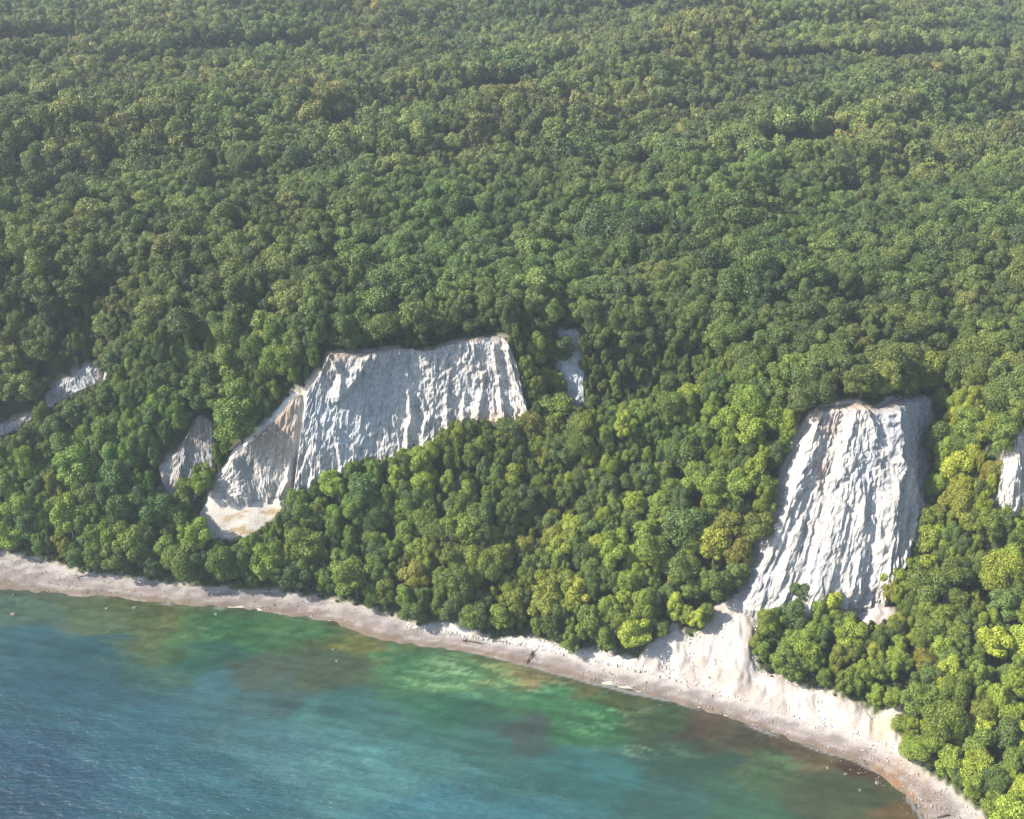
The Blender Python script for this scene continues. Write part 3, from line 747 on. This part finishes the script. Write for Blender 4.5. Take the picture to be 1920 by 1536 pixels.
def tube(path, rad, seg=6):
    """tapered tube through path"""
    path = np.array(path, float); co = []; f = []
    for i, p in enumerate(path):
        d = path[min(i + 1, len(path) - 1)] - path[max(i - 1, 0)]; d /= np.linalg.norm(d) + 1e-9
        a = np.cross(d, [0.3, 1, 0.2]); a /= np.linalg.norm(a); b = np.cross(d, a)
        for k in range(seg):
            w = 2 * math.pi * k / seg; co.append(p + (a * math.cos(w) + b * math.sin(w)) * rad[i])
    for i in range(len(path) - 1):
        for k in range(seg):
            f.append((i * seg + k, i * seg + (k + 1) % seg, (i + 1) * seg + (k + 1) % seg, (i + 1) * seg + k))
    return np.array(co), np.array(f)
def tubes(lst):
    C, F, n = [], [], 0
    for p, r_ in lst:
        c, f = tube(p, r_); C.append(c); F.append(f + n); n += len(c)
    return np.concatenate(C), np.concatenate(F)
def trunk_mesh(seed):
    r = np.random.RandomState(seed)
    L = [([(0, 0, -0.06), (r.uniform(-.01, .01), r.uniform(-.01, .01), .25), (r.uniform(-.02, .02), r.uniform(-.02, .02), .55), (0, 0, .85)], [.022, .016, .011, .003])]
    for i in range(5):
        a = i * 2.4 + r.uniform(-.3, .3); z = .3 + i * .09; q = r.uniform(.16, .26)
        L.append(([(0, 0, z), (q * .5 * math.cos(a), q * .5 * math.sin(a), z + .08), (q * math.cos(a), q * math.sin(a), z + .2)], [.009, .006, .002]))
    c, f = tubes(L); return mesh_np('trunk', c, f, M_BARK)
TRUNKS = [trunk_mesh(600 + i) for i in range(3)]

# ------------------------------------------------------------------ where the trees stand
def scatter():
    out = []
    yv = 292.0; rowi = 0
    while yv < 1660:
        s_ = 5.4 if yv < 600 else 5.4 + min(.8, (yv - 600) / 500)
        xmax = yv * 0.56 + 60
        xs = np.arange(-xmax, xmax, s_) + (rowi % 2) * s_ * .5
        out.append(np.stack([xs + rng.uniform(-.42, .42, len(xs)) * s_, yv + rng.uniform(-.42, .42, len(xs)) * s_], 1))
        yv += s_ * 0.86; rowi += 1
    return np.concatenate(out)
C0 = scatter()
Q = np.stack([rng.uniform(-320, 330, 26000), rng.uniform(400, 640, 26000)], 1)      # closer on steep walls
qs = np.hypot(tz_at(Q[:, 0], Q[:, 1] + 3) - tz_at(Q[:, 0], Q[:, 1] - 3), tz_at(Q[:, 0] + 3, Q[:, 1]) - tz_at(Q[:, 0] - 3, Q[:, 1])) / 6
NS = len(C0); C0 = np.concatenate([C0, Q[qs > 1.1]]); bx, by = C0[:, 0], C0[:, 1]; bz = tz_at(bx, by)
px0, py0, t0 = project(bx, by, bz)
n = len(bx)
hn = fbm(bx / 60, by / 60, 301, 3); slope_zone = (by < 540)
H_ = np.where(slope_zone, rng.uniform(11, 19, n), rng.uniform(16, 23, n)) * (0.75 + 0.5 * hn)
H_ *= np.where(rng.rand(n) < 0.12, 1.25, 1.0); H_ *= np.where(rng.rand(n) < 0.15, .7, 1.0)
steep = (tz_at(bx, by + 3) - tz_at(bx, by - 3)) / 6
H_ = np.where(steep > 2.2, H_ * 0.7, H_)
H_ = np.where((px0 > 1040) & (px0 < 1330) & (py0 > 690) & (py0 < 800) & (by > 488), H_ * .85, H_)
W_ = np.where(slope_zone, rng.uniform(0.52, 1.2, n), rng.uniform(0.55, 1.25, n) * (1 - .16 * sstep(620, 900, by)))
H_ = H_ * (1 - .2 * sstep(620, 950, by))
H_ = np.where(slope_zone, H_ * 1.14, H_)
W_[NS:] *= .7; H_[NS:] *= .8       # width factor
for cl in CLEAR:
    dcl = line_d(px0, py0, cl); H_ = np.where(dcl < 11 + 0.02 * np.maximum(py0, 0), H_ * 0.22, H_)
r2 = np.random.RandomState(99)
for k in range(34):
    y_ = r2.uniform(15, 560); x_ = r2.uniform(-50, 1900); l_ = r2.uniform(30, 150) * (1.2 - y_ / 900)
    dcl = line_d(px0, py0, [(x_, y_), (x_ + l_ * .5, y_ - l_ * r2.uniform(.0, .12)), (x_ + l_, y_ - l_ * r2.uniform(.05, .2))])
    H_ = np.where(dcl < 5 + .008 * np.maximum(py0, 0), H_ * .4, H_)
def hits(H_, W_):
    r_ = H_ * .36 * W_
    cnt = np.zeros(n); hard = np.zeros(n, bool)
    for dx, dz, w in ((0, .95, 1), (0, .65, 1), (.75, .6, 1), (-.75, .6, 1), (0, .3, 1), (0, 0.02, 2)):
        x_, z_ = bx + dx * r_, bz + dz * H_
        a, b, _ = project(x_, by, z_)
        cnt += w * (bare_sd(a, b) > 3) + 2 * (gap_sd(a, b) > -2)
    return cnt
keep = np.ones(n, bool)
lowz = by < 640
c1 = np.where(lowz, hits(H_, W_), 0)
small = c1 >= 2
H_ = np.where(small, H_ * 0.55, H_); c2 = np.where(lowz, hits(H_, W_), 0)
small2 = c2 >= 2
H_ = np.where(small2, H_ * 0.5, H_); c3 = np.where(lowz, hits(H_, W_), 0)
keep &= (c3 < 2) & (bz > 2.9) & (poly_sd(px0, py0, wide_beach) < -2)
keep &= ~((H_ < 5.2) & (rng.rand(n) < 0.35) & slope_zone)
cliffplan = np.zeros(n, bool)
for k in CL_OUT: cliffplan |= (poly_sd(px0, py0, CL_OUT[k]) > 2) & (by < 600)
keep &= ~cliffplan
# thin the wood in the dark gully so trunks and ground show
g = (px0 > 1090) & (px0 < 1340) & (py0 > 680) & (py0 < 800) & (by > 488)
keep &= ~(g & (rng.rand(n) < 0.3))

# thin: keep crowns a natural distance apart
idx = np.where(keep)[0]; order = idx[np.argsort(-H_[idx] * rng.uniform(.6, 1, len(idx)))]
cell = {}; kept = []
for i in order:
    r_ = H_[i] * .36 * W_[i]; cx, cy = int(bx[i] // 12), int(by[i] // 12); ok = True
    for a in (-1, 0, 1):
        for b in (-1, 0, 1):
            for j in cell.get((cx + a, cy + b), ()):
                if (bx[i] - bx[j]) ** 2 + (by[i] - by[j]) ** 2 < (0.42 * (r_ + H_[j] * .36 * W_[j])) ** 2: ok = False; break
            if not ok: break
        if not ok: break
    if ok: cell.setdefault((cx, cy), []).append(i); kept.append(i)
K = np.array(kept); bx, by, bz, H_, W_ = bx[K], by[K], bz[K], H_[K], W_[K]; n = len(K)
cpx, cpy, ct = project(bx, by, bz + H_ * .6)

# leaf colour of each tree
front = sstep(560, 470, by) * sstep(116, 90, bz)
pal_p = np.array([[.044, .066, .022], [.056, .080, .026], [.068, .090, .030], [.036, .056, .024], [.082, .098, .036]])
pal_f = np.array([[.070, .105, .020], [.096, .130, .022], [.050, .080, .020], [.120, .150, .026], [.038, .066, .022]])
pr = rng.choice(5, n, p=[.3, .28, .17, .17, .08]); pf = rng.choice(5, n, p=[.32, .18, .24, .07, .19])
tint = pal_p[pr] * (1 - front[:, None]) + pal_f[pf] * front[:, None]
far_haze = sstep(600, 1050, by)[:, None]; tint = tint * (1 + far_haze * np.array([.42, .26, .55]))       # haze of the distance painted into the leaf tint: paler, more olive
big = fbm(bx / 120 + by / 300, by / 50, 311, 3); big = big[:, None]
tint = tint * (0.62 + 0.76 * big) * rng.uniform(.68, 1.28, (n, 1))
tint[:, 0] *= 1 + .25 * (fbm(bx / 70, by / 70, 313, 2) - .5) * 2
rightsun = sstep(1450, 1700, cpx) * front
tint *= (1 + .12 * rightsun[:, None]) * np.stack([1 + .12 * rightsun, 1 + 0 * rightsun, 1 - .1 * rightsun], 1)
tint = tint * np.array([2.0, 1.95, 1.25])
AUT = [(1380,1015,30,(.30,.22,.02)),(1360,1050,24,(.26,.22,.02)),(108,925,22,(.24,.2,.02)),(150,915,18,(.26,.21,.02)),(112,1030,16,(.30,.22,.03)),(1840,885,26,(.24,.19,.025)),(1800,930,24,(.24,.21,.02)),
       (1775,960,20,(.22,.19,.02)),(960,780,16,(.24,.22,.03)),(1010,795,14,(.26,.2,.02)),(985,1015,16,(.2,.19,.02)),(770,1070,20,(.24,.22,.02)),(830,1030,30,(.17,.18,.02)),(1665,1105,16,(.24,.22,.02)),
       (1580,1225,20,(.22,.21,.02)),(1700,1165,18,(.18,.19,.02)),(330,905,20,(.2,.2,.02)),(610,970,10,(.24,.19,.03)),(1290,775,20,(.15,.18,.03)),(1140,660,12,(.16,.15,.04)),(1185,725,10,(.18,.2,.03)),(1130,725,14,(.15,.17,.03)),
       (1730,1240,20,(.2,.19,.02)),(1830,1330,22,(.2,.19,.02)),(500,530,20,(.11,.14,.03)),(720,1100,18,(.15,.18,.03)),(1280,1190,22,(.2,.18,.05)),(320,225,16,(.20,.19,.06)),(450,230,16,(.2,.2,.07)),(300,463,22,(.16,.16,.05)),(1450,395,24,(.13,.15,.04)),
       (1690,205,24,(.12,.14,.04)),(1330,190,20,(.12,.12,.05)),(1860,165,20,(.13,.14,.05)),(890,270,30,(.1,.11,.045)),(1290,700,30,(.12,.15,.03)),(1410,660,24,(.11,.15,.03)),(1260,600,30,(.085,.12,.025))]
for ax_, ay_, rr, cc in AUT:
    w = np.exp(-((cpx - ax_) ** 2 + (cpy - ay_) ** 2) / (rr * 1.0) ** 2)
    w = np.clip(w * 1.3 * rng.uniform(.35, 1, n), 0, 1)[:, None]
    tint = tint * (1 - w) + np.array(cc) * w
LEAF_GAIN = 1.0
tint = np.clip(tint * LEAF_GAIN, 0.01, .6)
rotz = rng.uniform(0, 6.283, n); lean = rng.normal(0, .05, (n, 2))
var = rng.randint(0, 8, n)
tall_front = (front > .5) & (rng.rand(n) < .35); var = np.where(tall_front, rng.choice([2, 5, 7], n), var)
bush = H_ < 5.2

# undergrowth between the trees
ug = []
yv = 292.0
while yv < 620:
    xs = np.arange(-yv * .56 - 40, yv * .56 + 40, 3.6); ug.append(np.stack([xs + rng.uniform(-1.7, 1.7, len(xs)), yv + rng.uniform(-1.5, 1.5, len(xs))], 1)); yv += 3.3
ug = np.concatenate(ug); uz = tz_at(ug[:, 0], ug[:, 1]); uh = rng.uniform(1.6, 3.8, len(ug))
upx, upy, _ = project(ug[:, 0], ug[:, 1], uz); upx2, upy2, _ = project(ug[:, 0], ug[:, 1], uz + uh * 1.1)
ub = bare_sd(upx, upy); edge_ok = (ub < -1) | ((ub < 7) & (fbm(ug[:, 0] / 6, ug[:, 1] / 6, 401, 2) > .55) & (rng.rand(len(ug)) < .5))
uh = np.where(ub > -4, uh * .6, uh)
uk = edge_ok & (bare_sd(upx2, upy2) < 8) & (uz > 3.4) & (poly_sd(upx, upy, wide_beach) < -1)
ug, uz, uh = ug[uk], uz[uk], uh[uk]
# the trees that show largest are objects of their own
inview = (cpx > -20) & (cpx < 1940) & (cpy > -10) & (cpy < 1550)
# hidden behind terrain? march towards the camera from mid-crown
vis = np.ones(n, bool)
for f_ in np.linspace(0.006, .12, 14):
    qx, qy, qz = bx * (1 - f_), by * (1 - f_), (bz + H_ * .75) * (1 - f_) + CAM_H * f_
    vis &= tz_at(qx, qy) + 1.0 < qz
size = H_ * W_ * FOC / ct
score = np.where(inview & vis & ~bush, size, 0)
big_i = np.argsort(-score)[:290]; big_i = big_i[score[big_i] > 0]
bsh_i = np.where(inview & vis & bush & (ct < 640))[0]; bsh_i = bsh_i[np.argsort(-size[bsh_i])][:90]
single = np.zeros(n, bool); single[big_i] = True; single[bsh_i] = True

ZONES = [ # image anchor, phrase
 (60,960,'near the beach at the far left'),(190,1010,'behind the left end of the beach'),(320,1040,'between beach and scree slope'),(130,870,'on the far-left wooded spur'),
 (240,780,'on the spur above the grey outcrop'),(60,700,'in the far-left ravine'),(330,960,'beside the grey outcrop'),(420,760,'between grey outcrop and ridge'),(470,1060,'below the scree slope'),
 (600,1010,'on the slope below the ridge'),(700,930,'under the widest cliff wall'),(700,1090,'at the beach below the widest cliff'),(840,870,'under the middle of the widest cliff'),
 (850,1010,'midway down to the curving beach'),(840,1130,'at the beach left of the driftwood'),(960,1130,'above the driftwood on the bank'),(980,900,'below the end of the widest cliff'),
 (960,760,'against the end of the widest cliff'),(1080,880,'on the left flank of the middle hill'),(1100,1020,'on the face of the middle hill'),(1120,1150,'above the white bank'),
 (1220,1130,'at the foot of the middle hill'),(1230,900,'around the bare grey tree'),(1200,720,'in the dark gully'),(1250,640,'at the head of the dark gully'),(1300,1010,'on the middle hill facing the tallest cliff'),
 (1370,900,'left of the tallest cliff'),(1370,1050,'at the left foot of the tallest cliff'),(1400,770,'on the crest left of the tallest cliff'),(1590,700,'on the rim over the tallest cliff'),
 (1750,700,'behind the right end of the tallest cliff'),(1800,860,'right of the tallest cliff'),(1700,1080,'low on the right of the tallest cliff'),(1490,1190,'in the grove on the debris fan'),
 (1600,1200,'beside the debris fan'),(1640,1290,'above the tan bare slope'),(1750,1200,'on the bright right-hand slope'),(1860,1100,'near the right edge, mid slope'),(1880,1250,'low near the right edge'),
 (1740,1380,'by the narrow beach'),(1860,1430,'in the lower right corner'),(1890,1000,'below the cliff at the right edge'),(1870,700,'high near the right edge'),(700,620,'on the rim over the widest cliff'),
 (450,640,'on the plateau left of the widest cliff'),(870,600,'on the rim over the widest cliff, right half'),(1050,590,'on the rim above the shaded gully'),(250,640,'on the plateau above the far-left ravine')]
ZA = np.array([z[:2] for z in ZONES], float)
def cname(c):
    r_, g_, b_ = c
    if r_ > g_ * 1.15: return 'orange-yellow'
    if r_ > g_ * .92 and g_ > .13: return 'golden yellow'
    if r_ > g_ * .86 and g_ > .1: return 'yellow-green'
    if g_ > .13: return 'bright green'
    if g_ > .095: return 'light green'
    if g_ > .066: return 'mid green'
    return 'dark green'
def form(i):
    if bush[i]: return 'low'
    if H_[i] > 17: return 'tall'
    if H_[i] < 9: return 'small'
    if var[i] in (2, 5): return 'narrow'
    if W_[i] > 1.12: return 'broad'
    return 'rounded'
ORD = ['', 'second', 'third', 'fourth', 'fifth', 'sixth', 'seventh', 'eighth', 'ninth', 'tenth', 'eleventh', 'twelfth', 'thirteenth', 'fourteenth', 'fifteenth']
classes = {}
sel = list(big_i) + list(bsh_i)
for i in sel:
    z = int(np.argmin((ZA[:, 0] - cpx[i]) ** 2 + (ZA[:, 1] - cpy[i]) ** 2))
    classes.setdefault((z, cname(tint[i]), form(i), bool(bush[i])), []).append(i)
label = {}
for (z, cn, fm, bs_), L in classes.items():
    L.sort(key=lambda i: cpx[i])
    word = 'shrub' if bs_ else 'broadleaf tree'
    base = f"{fm} {cn} {word} {ZONES[z][2]}"
    m_ = len(L)
    for k, i in enumerate(L):
        if m_ == 1: label[i] = base; continue
        if k == 0: o_ = 'leftmost such'
        elif k == m_ - 1: o_ = 'rightmost such'
        elif k <= (m_ - 1) / 2: o_ = ORD[k] + ' from left'
        else: o_ = ORD[m_ - 1 - k] + ' from right'
        label[i] = f"{base}, {o_}"
for i in label:
    cnt_ = lambda: len(label[i].replace('-', ' ').split())
    if cnt_() > 16: label[i] = label[i].replace(' broadleaf tree', ' tree')
    if cnt_() > 16: label[i] = label[i].replace(' such', '')
def put_tree(i):
    bs_ = bush[i]
    root = bpy.data.objects.new('shrub' if bs_ else 'broadleaf_tree', None)
    root.empty_display_size = 1; link(root)
    root.location = (bx[i], by[i], bz[i] - .2); root.rotation_euler = (lean[i, 0], lean[i, 1], rotz[i])
    root.scale = (H_[i] * W_[i], H_[i] * W_[i], H_[i])
    tag(root, label[i], 'shrub' if bs_ else 'tree', None, 'shrubs on the slopes' if bs_ else 'broadleaf trees of the coastal forest')
    cr = bpy.data.objects.new('crown', BUSH[i % 3] if bs_ else NEAR[var[i]]); link(cr); cr.parent = root
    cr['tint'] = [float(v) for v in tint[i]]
    if not bs_:
        tr = bpy.data.objects.new('trunk', TRUNKS[i % 3]); link(tr); tr.parent = root
for i in sel: put_tree(i)

# all other trees of the forest, too many to single out: one object
src = bpy.data.collections.new('tree_sources')        # never linked to the scene
def src_obj(name, me):
    o = bpy.data.objects.new(name, me); src.objects.link(o); return o
for k in range(8): src_obj(f'a_near_{k}', NEAR[k])
for k in range(8): src_obj(f'b_far_{k}', FARM[k])
for k in range(3): src_obj(f'c_bush_{k}', BUSH[k])
R_ = np.where(~single)[0]
def point_cloud(name, co, pick, tn, rot, siz, label_, cat):
    me = bpy.data.meshes.new(name)
    me.vertices.add(len(co)); me.vertices.foreach_set('co', co.astype(np.float32).ravel())
    for nm, ty, fd, dt in (('pick', 'INT', 'value', pick.astype(np.int32)), ('tint', 'FLOAT_VECTOR', 'vector', tn.astype(np.float32).ravel()),
                           ('rot', 'FLOAT_VECTOR', 'vector', rot.astype(np.float32).ravel()), ('siz', 'FLOAT_VECTOR', 'vector', siz.astype(np.float32).ravel())):
        a = me.attributes.new(nm, ty, 'POINT'); a.data.foreach_set(fd, dt)
    return add_obj(name, me, kind='stuff', label=label_, cat=cat)
pickv = np.where(bush[R_], 16 + R_ % 3, np.where(ct[R_] < 760, var[R_], 8 + var[R_]))
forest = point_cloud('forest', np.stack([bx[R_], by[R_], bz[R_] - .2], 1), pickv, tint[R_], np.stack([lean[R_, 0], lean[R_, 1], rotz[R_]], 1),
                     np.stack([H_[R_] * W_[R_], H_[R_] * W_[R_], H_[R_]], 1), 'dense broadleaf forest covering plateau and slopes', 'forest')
m_ = len(ug); uc = pal_f[rng.choice(5, m_)] * rng.uniform(.7, 1.1, (m_, 1))
undergrowth = point_cloud('undergrowth', np.stack([ug[:, 0], ug[:, 1], uz - .3], 1), 16 + np.arange(m_) % 3, uc, np.stack([uz * 0, uz * 0, rng.uniform(0, 6.28, m_)], 1),
                          np.stack([uh, uh, uh], 1), 'low green undergrowth between the trees', 'undergrowth')
ng = bpy.data.node_groups.new('forest_nodes', 'GeometryNodeTree')
ng.interface.new_socket('Geometry', in_out='INPUT', socket_type='NodeSocketGeometry')
ng.interface.new_socket('Geometry', in_out='OUTPUT', socket_type='NodeSocketGeometry')
gi, go = ng.nodes.new('NodeGroupInput'), ng.nodes.new('NodeGroupOutput')
iop = ng.nodes.new('GeometryNodeInstanceOnPoints'); ci = ng.nodes.new('GeometryNodeCollectionInfo')
ci.inputs['Collection'].default_value = src; ci.inputs['Separate Children'].default_value = True; ci.inputs['Reset Children'].default_value = True
def nattr(nm, ty):
    a = ng.nodes.new('GeometryNodeInputNamedAttribute'); a.data_type = ty; a.inputs['Name'].default_value = nm; return a.outputs[0]
iop.inputs['Pick Instance'].default_value = True
ng.links.new(gi.outputs[0], iop.inputs['Points']); ng.links.new(ci.outputs[0], iop.inputs['Instance'])
ng.links.new(nattr('pick', 'INT'), iop.inputs['Instance Index'])
e2r = ng.nodes.new('FunctionNodeEulerToRotation'); ng.links.new(nattr('rot', 'FLOAT_VECTOR'), e2r.inputs[0]); ng.links.new(e2r.outputs[0], iop.inputs['Rotation'])
ng.links.new(nattr('siz', 'FLOAT_VECTOR'), iop.inputs['Scale'])
ng.links.new(iop.outputs[0], go.inputs[0])
for o_ in (forest, undergrowth):
    md = o_.modifiers.new('trees', 'NODES'); md.node_group = ng
print('TREES', n, 'single', len(sel), 'bush', int(bush.sum()))

# ------------------------------------------------------------------ things on shore and slope
def ground_at(px, py):
    r_, dy, dz = pix_ray(px, py)
    ts = np.linspace(380, 800, 4200); x, y, z = r_ * ts, dy * ts, CAM_H + dz * ts
    h = tz_at(x, y); k = np.argmax(z < np.maximum(h, 0)); return np.array([x[k], y[k], max(h[k], 0)])

def bare_tree(loc, hgt, seed, label_, mat=M_DEAD, name='bare_tree'):
    r = np.random.RandomState(seed); root = link(bpy.data.objects.new(name, None)); root.location = loc
    tag(root, label_, 'tree')
    trunk = [([(0, 0, -.5), (.3, .1, hgt * .4), (.1, .3, hgt * .95)], [.35, .25, .05])]
    c, f = tubes(trunk); add_obj('trunk', mesh_np('trunk', c, f, mat), root)
    for i in range(14):
        a = i * 2.4; z = hgt * (.2 + .05 * i); q = hgt * r.uniform(.28, .48)
        p0 = np.array([.1, .1, z]); p1 = p0 + [q * .5 * math.cos(a), q * .5 * math.sin(a), q * .3]; p2 = p0 + [q * math.cos(a), q * math.sin(a), q * .65]
        L = [([p0, p1, p2], [.16, .1, .04])]
        for j in range(5):
            s0 = p0 + (p2 - p0) * r.uniform(.3, .95); dd = r.normal(size=3) * hgt * .12; dd[2] = abs(dd[2])
            L.append(([s0, s0 + dd * .5, s0 + dd], [.08, .06, .03]))
        c, f = tubes(L); add_obj('branch', mesh_np('branch', c, f, mat), root)
p = ground_at(1245, 905); bare_tree(p, 13, 11, 'bare grey leafless tree standing in the middle hill wood')
p = ground_at(1790, 800); bare_tree(p, 9, 12, 'bare pale trunk tree leaning in the gully right of the tallest cliff')

def fallen(px0_, py0_, px1_, py1_, seed, label_, nm='fallen_tree', thick=.35, crown=True, mat=M_DARKWOOD):
    r = np.random.RandomState(seed); a = ground_at(px0_, py0_); b = ground_at(px1_, py1_)
    root = link(bpy.data.objects.new(nm, None)); root.location = a; tag(root, label_, 'driftwood')
    d = b - a; up = np.array([0, 0, .55])
    path = [up * .9, d * .35 + up + [.4, .2, .2], d * .7 + up + [-.3, 0, .1], d + up * .8]
    c, f = tubes([(path, [thick, thick * .9, thick * .7, thick * .35])]); add_obj('trunk', mesh_np('trunk', c, f, mat), root)
    if crown:
        for k in range(9):
            q = r.normal(size=3) * 2.2; q[2] = abs(q[2]) * .5; s0 = up * .9 + d * r.uniform(0, .15)
            c, f = tubes([([s0, s0 + q * .5, s0 + q], [thick * .5, thick * .35, .06])]); add_obj('root_limb', mesh_np('root_limb', c, f, mat), root)
        for k in range(7):
            s0 = d * r.uniform(.6, 1) + up; q = r.normal(size=3) * 2.0; q[2] = abs(q[2]) * .5
            c, f = tubes([([s0, s0 + q * .5, s0 + q], [thick * .35, thick * .25, .05])]); add_obj('branch', mesh_np('branch', c, f, mat), root)
fallen(998, 1225, 988, 1246, 21, 'dark fallen tree lying across the beach into the water')
fallen(925, 1203, 958, 1207, 22, 'pale brown driftwood log on the upper beach', 'driftwood_log', .4, False, M_DEAD)
fallen(868, 1203, 905, 1209, 23, 'dark branching driftwood beside the white bank', 'driftwood_branch', .3, True)
fallen(140, 1085, 168, 1079, 24, 'thin grey fallen tree at the edge of the left wood', 'fallen_tree', .3, True, M_DEAD)
fallen(905, 1150, 945, 1172, 26, 'pale fallen trunk leaning out of the bank trees', 'fallen_tree', .35, False, M_DEAD)
fallen(1780, 1530, 1752, 1536, 27, 'short dark log at the lower right waterline', 'driftwood_log', .3, False)

def rock_mesh(seed, name='boulder', mat=M_ROCK):
    r = np.random.RandomState(seed)
    import bmesh
    bm = bmesh.new(); bmesh.ops.create_icosphere(bm, subdivisions=2, radius=1)
    dirs = [Vector(r.normal(size=3)).normalized() for _ in range(7)]; cut = [r.uniform(.55, .9) for _ in range(7)]
    for v in bm.verts:
        for d_, c_ in zip(dirs, cut):
            k = v.co.dot(d_)
            if k > c_: v.co -= d_ * (k - c_)
        v.co.z *= .62
    me_ = bpy.data.meshes.new(name); bm.to_mesh(me_); bm.free(); me_.materials.append(mat); return me_
ROCKS = [rock_mesh(700 + i) for i in range(4)]
BOUL = [(25,1152,1.5,'pale boulder in shallow water at the far left'),(163,1110,1.1,'round boulder at the waterline, left beach'),(190,1108,.9,'smaller boulder right of the round one at the waterline'),
        (200,1142,1.1,'low boulder awash off the left beach'),(252,1140,1.2,'second low boulder awash, nearer the middle of the left bay'),(405,1152,1.1,'lone flat boulder awash off the dark shore weed'),
        (626,1218,1.2,'pale boulder in the bay before the green shallows'),(632,1240,1.0,'white-topped boulder just seaward of the pale one'),(1645,1468,1.3,'pale boulder in the brown shallows at lower right'),
        (1585,1452,.9,'small boulder off the lower right beach'),(1612,1482,.9,'farther small boulder off the lower right beach'),(1740,1502,1.0,'dark boulder on the lower right beach'),
        (1552,1440,.9,'pale awash boulder left of the brown shallows'),(1430,1370,.8,'small boulder at the waterline below the debris fan'),(1632,1368,1.0,'chalk boulder at the foot of the tan slope'),
        (1395,1285,1.2,'chalk block on the debris fan toe'),(1330,1270,1.0,'chalk block on the left of the debris fan toe'),(1470,1318,1.1,'chalk block on the right of the debris fan toe')]
for k, (a, b, s_, lab) in enumerate(BOUL):
    p = ground_at(a, b)
    o = add_obj('boulder', ROCKS[k % 4], label=lab, cat='boulder', group='boulders along the shore'); o.location = (p[0], p[1], p[2] + .12 * s_); s_ *= .8; o.scale = (s_ * 1.3, s_, s_); o.rotation_euler = (0, 0, k * 1.7)

# loose stones: uncountable
def stones(name, count, poly, smin, smax, mat, label_, seed, bias=None):
    r = np.random.RandomState(seed)
    m = (poly_sd(PXg, PYg, poly) > -3) & (TY < 560)
    xs = r.uniform(TX[m].min(), TX[m].max(), count * 14); ys = r.uniform(TY[m].min(), TY[m].max(), count * 14)
    zs = tz_at(xs, ys); px, py, _ = project(xs, ys, zs); ok = poly_sd(px, py, poly) > 0
    if bias is not None: ok &= r.rand(len(xs)) < bias(px, py, xs, ys)
    xs, ys, zs = xs[ok][:count], ys[ok][:count], zs[ok][:count]; m_ = len(xs)
    base = np.array([(1, 0, 0), (0, 1, 0), (-1, 0, 0), (0, -1, 0), (0, 0, .8), (0, 0, -.6)])
    fc = np.array([(0, 1, 4), (1, 2, 4), (2, 3, 4), (3, 0, 4), (1, 0, 5), (2, 1, 5), (3, 2, 5), (0, 3, 5)])
    s_ = smin + (smax - smin) * r.rand(m_, 1, 1) ** 3
    an = r.uniform(0, 6.28, m_); ca, sa = np.cos(an), np.sin(an)
    v = base[None] * s_ * r.uniform(.6, 1.3, (m_, 6, 1))
    vx = v[..., 0] * ca[:, None] - v[..., 1] * sa[:, None]; vy = v[..., 0] * sa[:, None] + v[..., 1] * ca[:, None]
    co = np.stack([vx + xs[:, None], vy + ys[:, None], v[..., 2] + np.maximum(zs, -.1)[:, None] + .25 + s_[:, :, 0] * .1], -1).reshape(-1, 3)
    f = (fc[None] + (np.arange(m_) * 6)[:, None, None]).reshape(-1, 3)
    add_obj(name, mesh_np(name, co, f, mat, smooth=False), kind='stuff', label=label_, cat='stones')
stones('beach_pebbles', 9000, beach_poly, .12, .5, M_PEB, 'pale loose stones strewn over the beach', 31, lambda px, py, x, y: .25 + .5 * sstep(1400, 1700, px) + .3 * sstep(.5, .7, fbm(x / 8, y / 8, 3)))
shallow = [(p[0] + 6, p[1] - 6) for p in WATER[1:-2]] + [(p[0] - 20, p[1] + 22) for p in WATER[1:-2]][::-1]
stones('shore_stones', 2600, shallow, .15, .6, M_PEB2, 'brown wet stones along the water edge', 32, lambda px, py, x, y: .08 + .9 * np.exp(-((px - 1690) / 110) ** 2) + .25 * sstep(.55, .7, fbm(x / 10, y / 10, 4)))
debris = BARE['scree_right']
M_CHIP = plain_mat('chalk_rubble', (0.44, 0.41, 0.37), scale=0.8, contrast=.35)
stones('chalk_rubble', 3500, debris, .15, .9, M_CHIP, 'white chalk rubble scattered over the debris fan', 33)
stones('bank_rubble', 1500, bank, .2, .9, M_CHIP, 'white chalk rubble along the low bank', 34)

# ------------------------------------------------------------------ haze
m, nt, nd, lk = new_mat('haze_air')
out = N(nd, "ShaderNodeOutputMaterial"); pv = N(nd, "ShaderNodeVolumePrincipled")
pv.inputs['Color'].default_value = (0.80, 0.90, 1.0, 1); pv.inputs['Density'].default_value = 0.000085; pv.inputs['Anisotropy'].default_value = 0.0
lk.new(pv.outputs[0], out.inputs['Volume'])
hx, hy0, hy1, hz0, hz1 = 9500, -9500, 14500, -14, 420
v = [(-hx, hy0, hz0), (hx, hy0, hz0), (hx, hy1, hz0), (-hx, hy1, hz0), (-hx, hy0, hz1), (hx, hy0, hz1), (hx, hy1, hz1), (-hx, hy1, hz1)]
f = [(3, 2, 1, 0), (4, 5, 6, 7), (0, 1, 5, 4), (1, 2, 6, 5), (2, 3, 7, 6), (3, 0, 4, 7)]
add_obj('haze', mesh_np('haze', np.array(v, float), np.array(f), m, smooth=False), kind='stuff', label='thin blue summer haze over sea and forest', cat='haze')
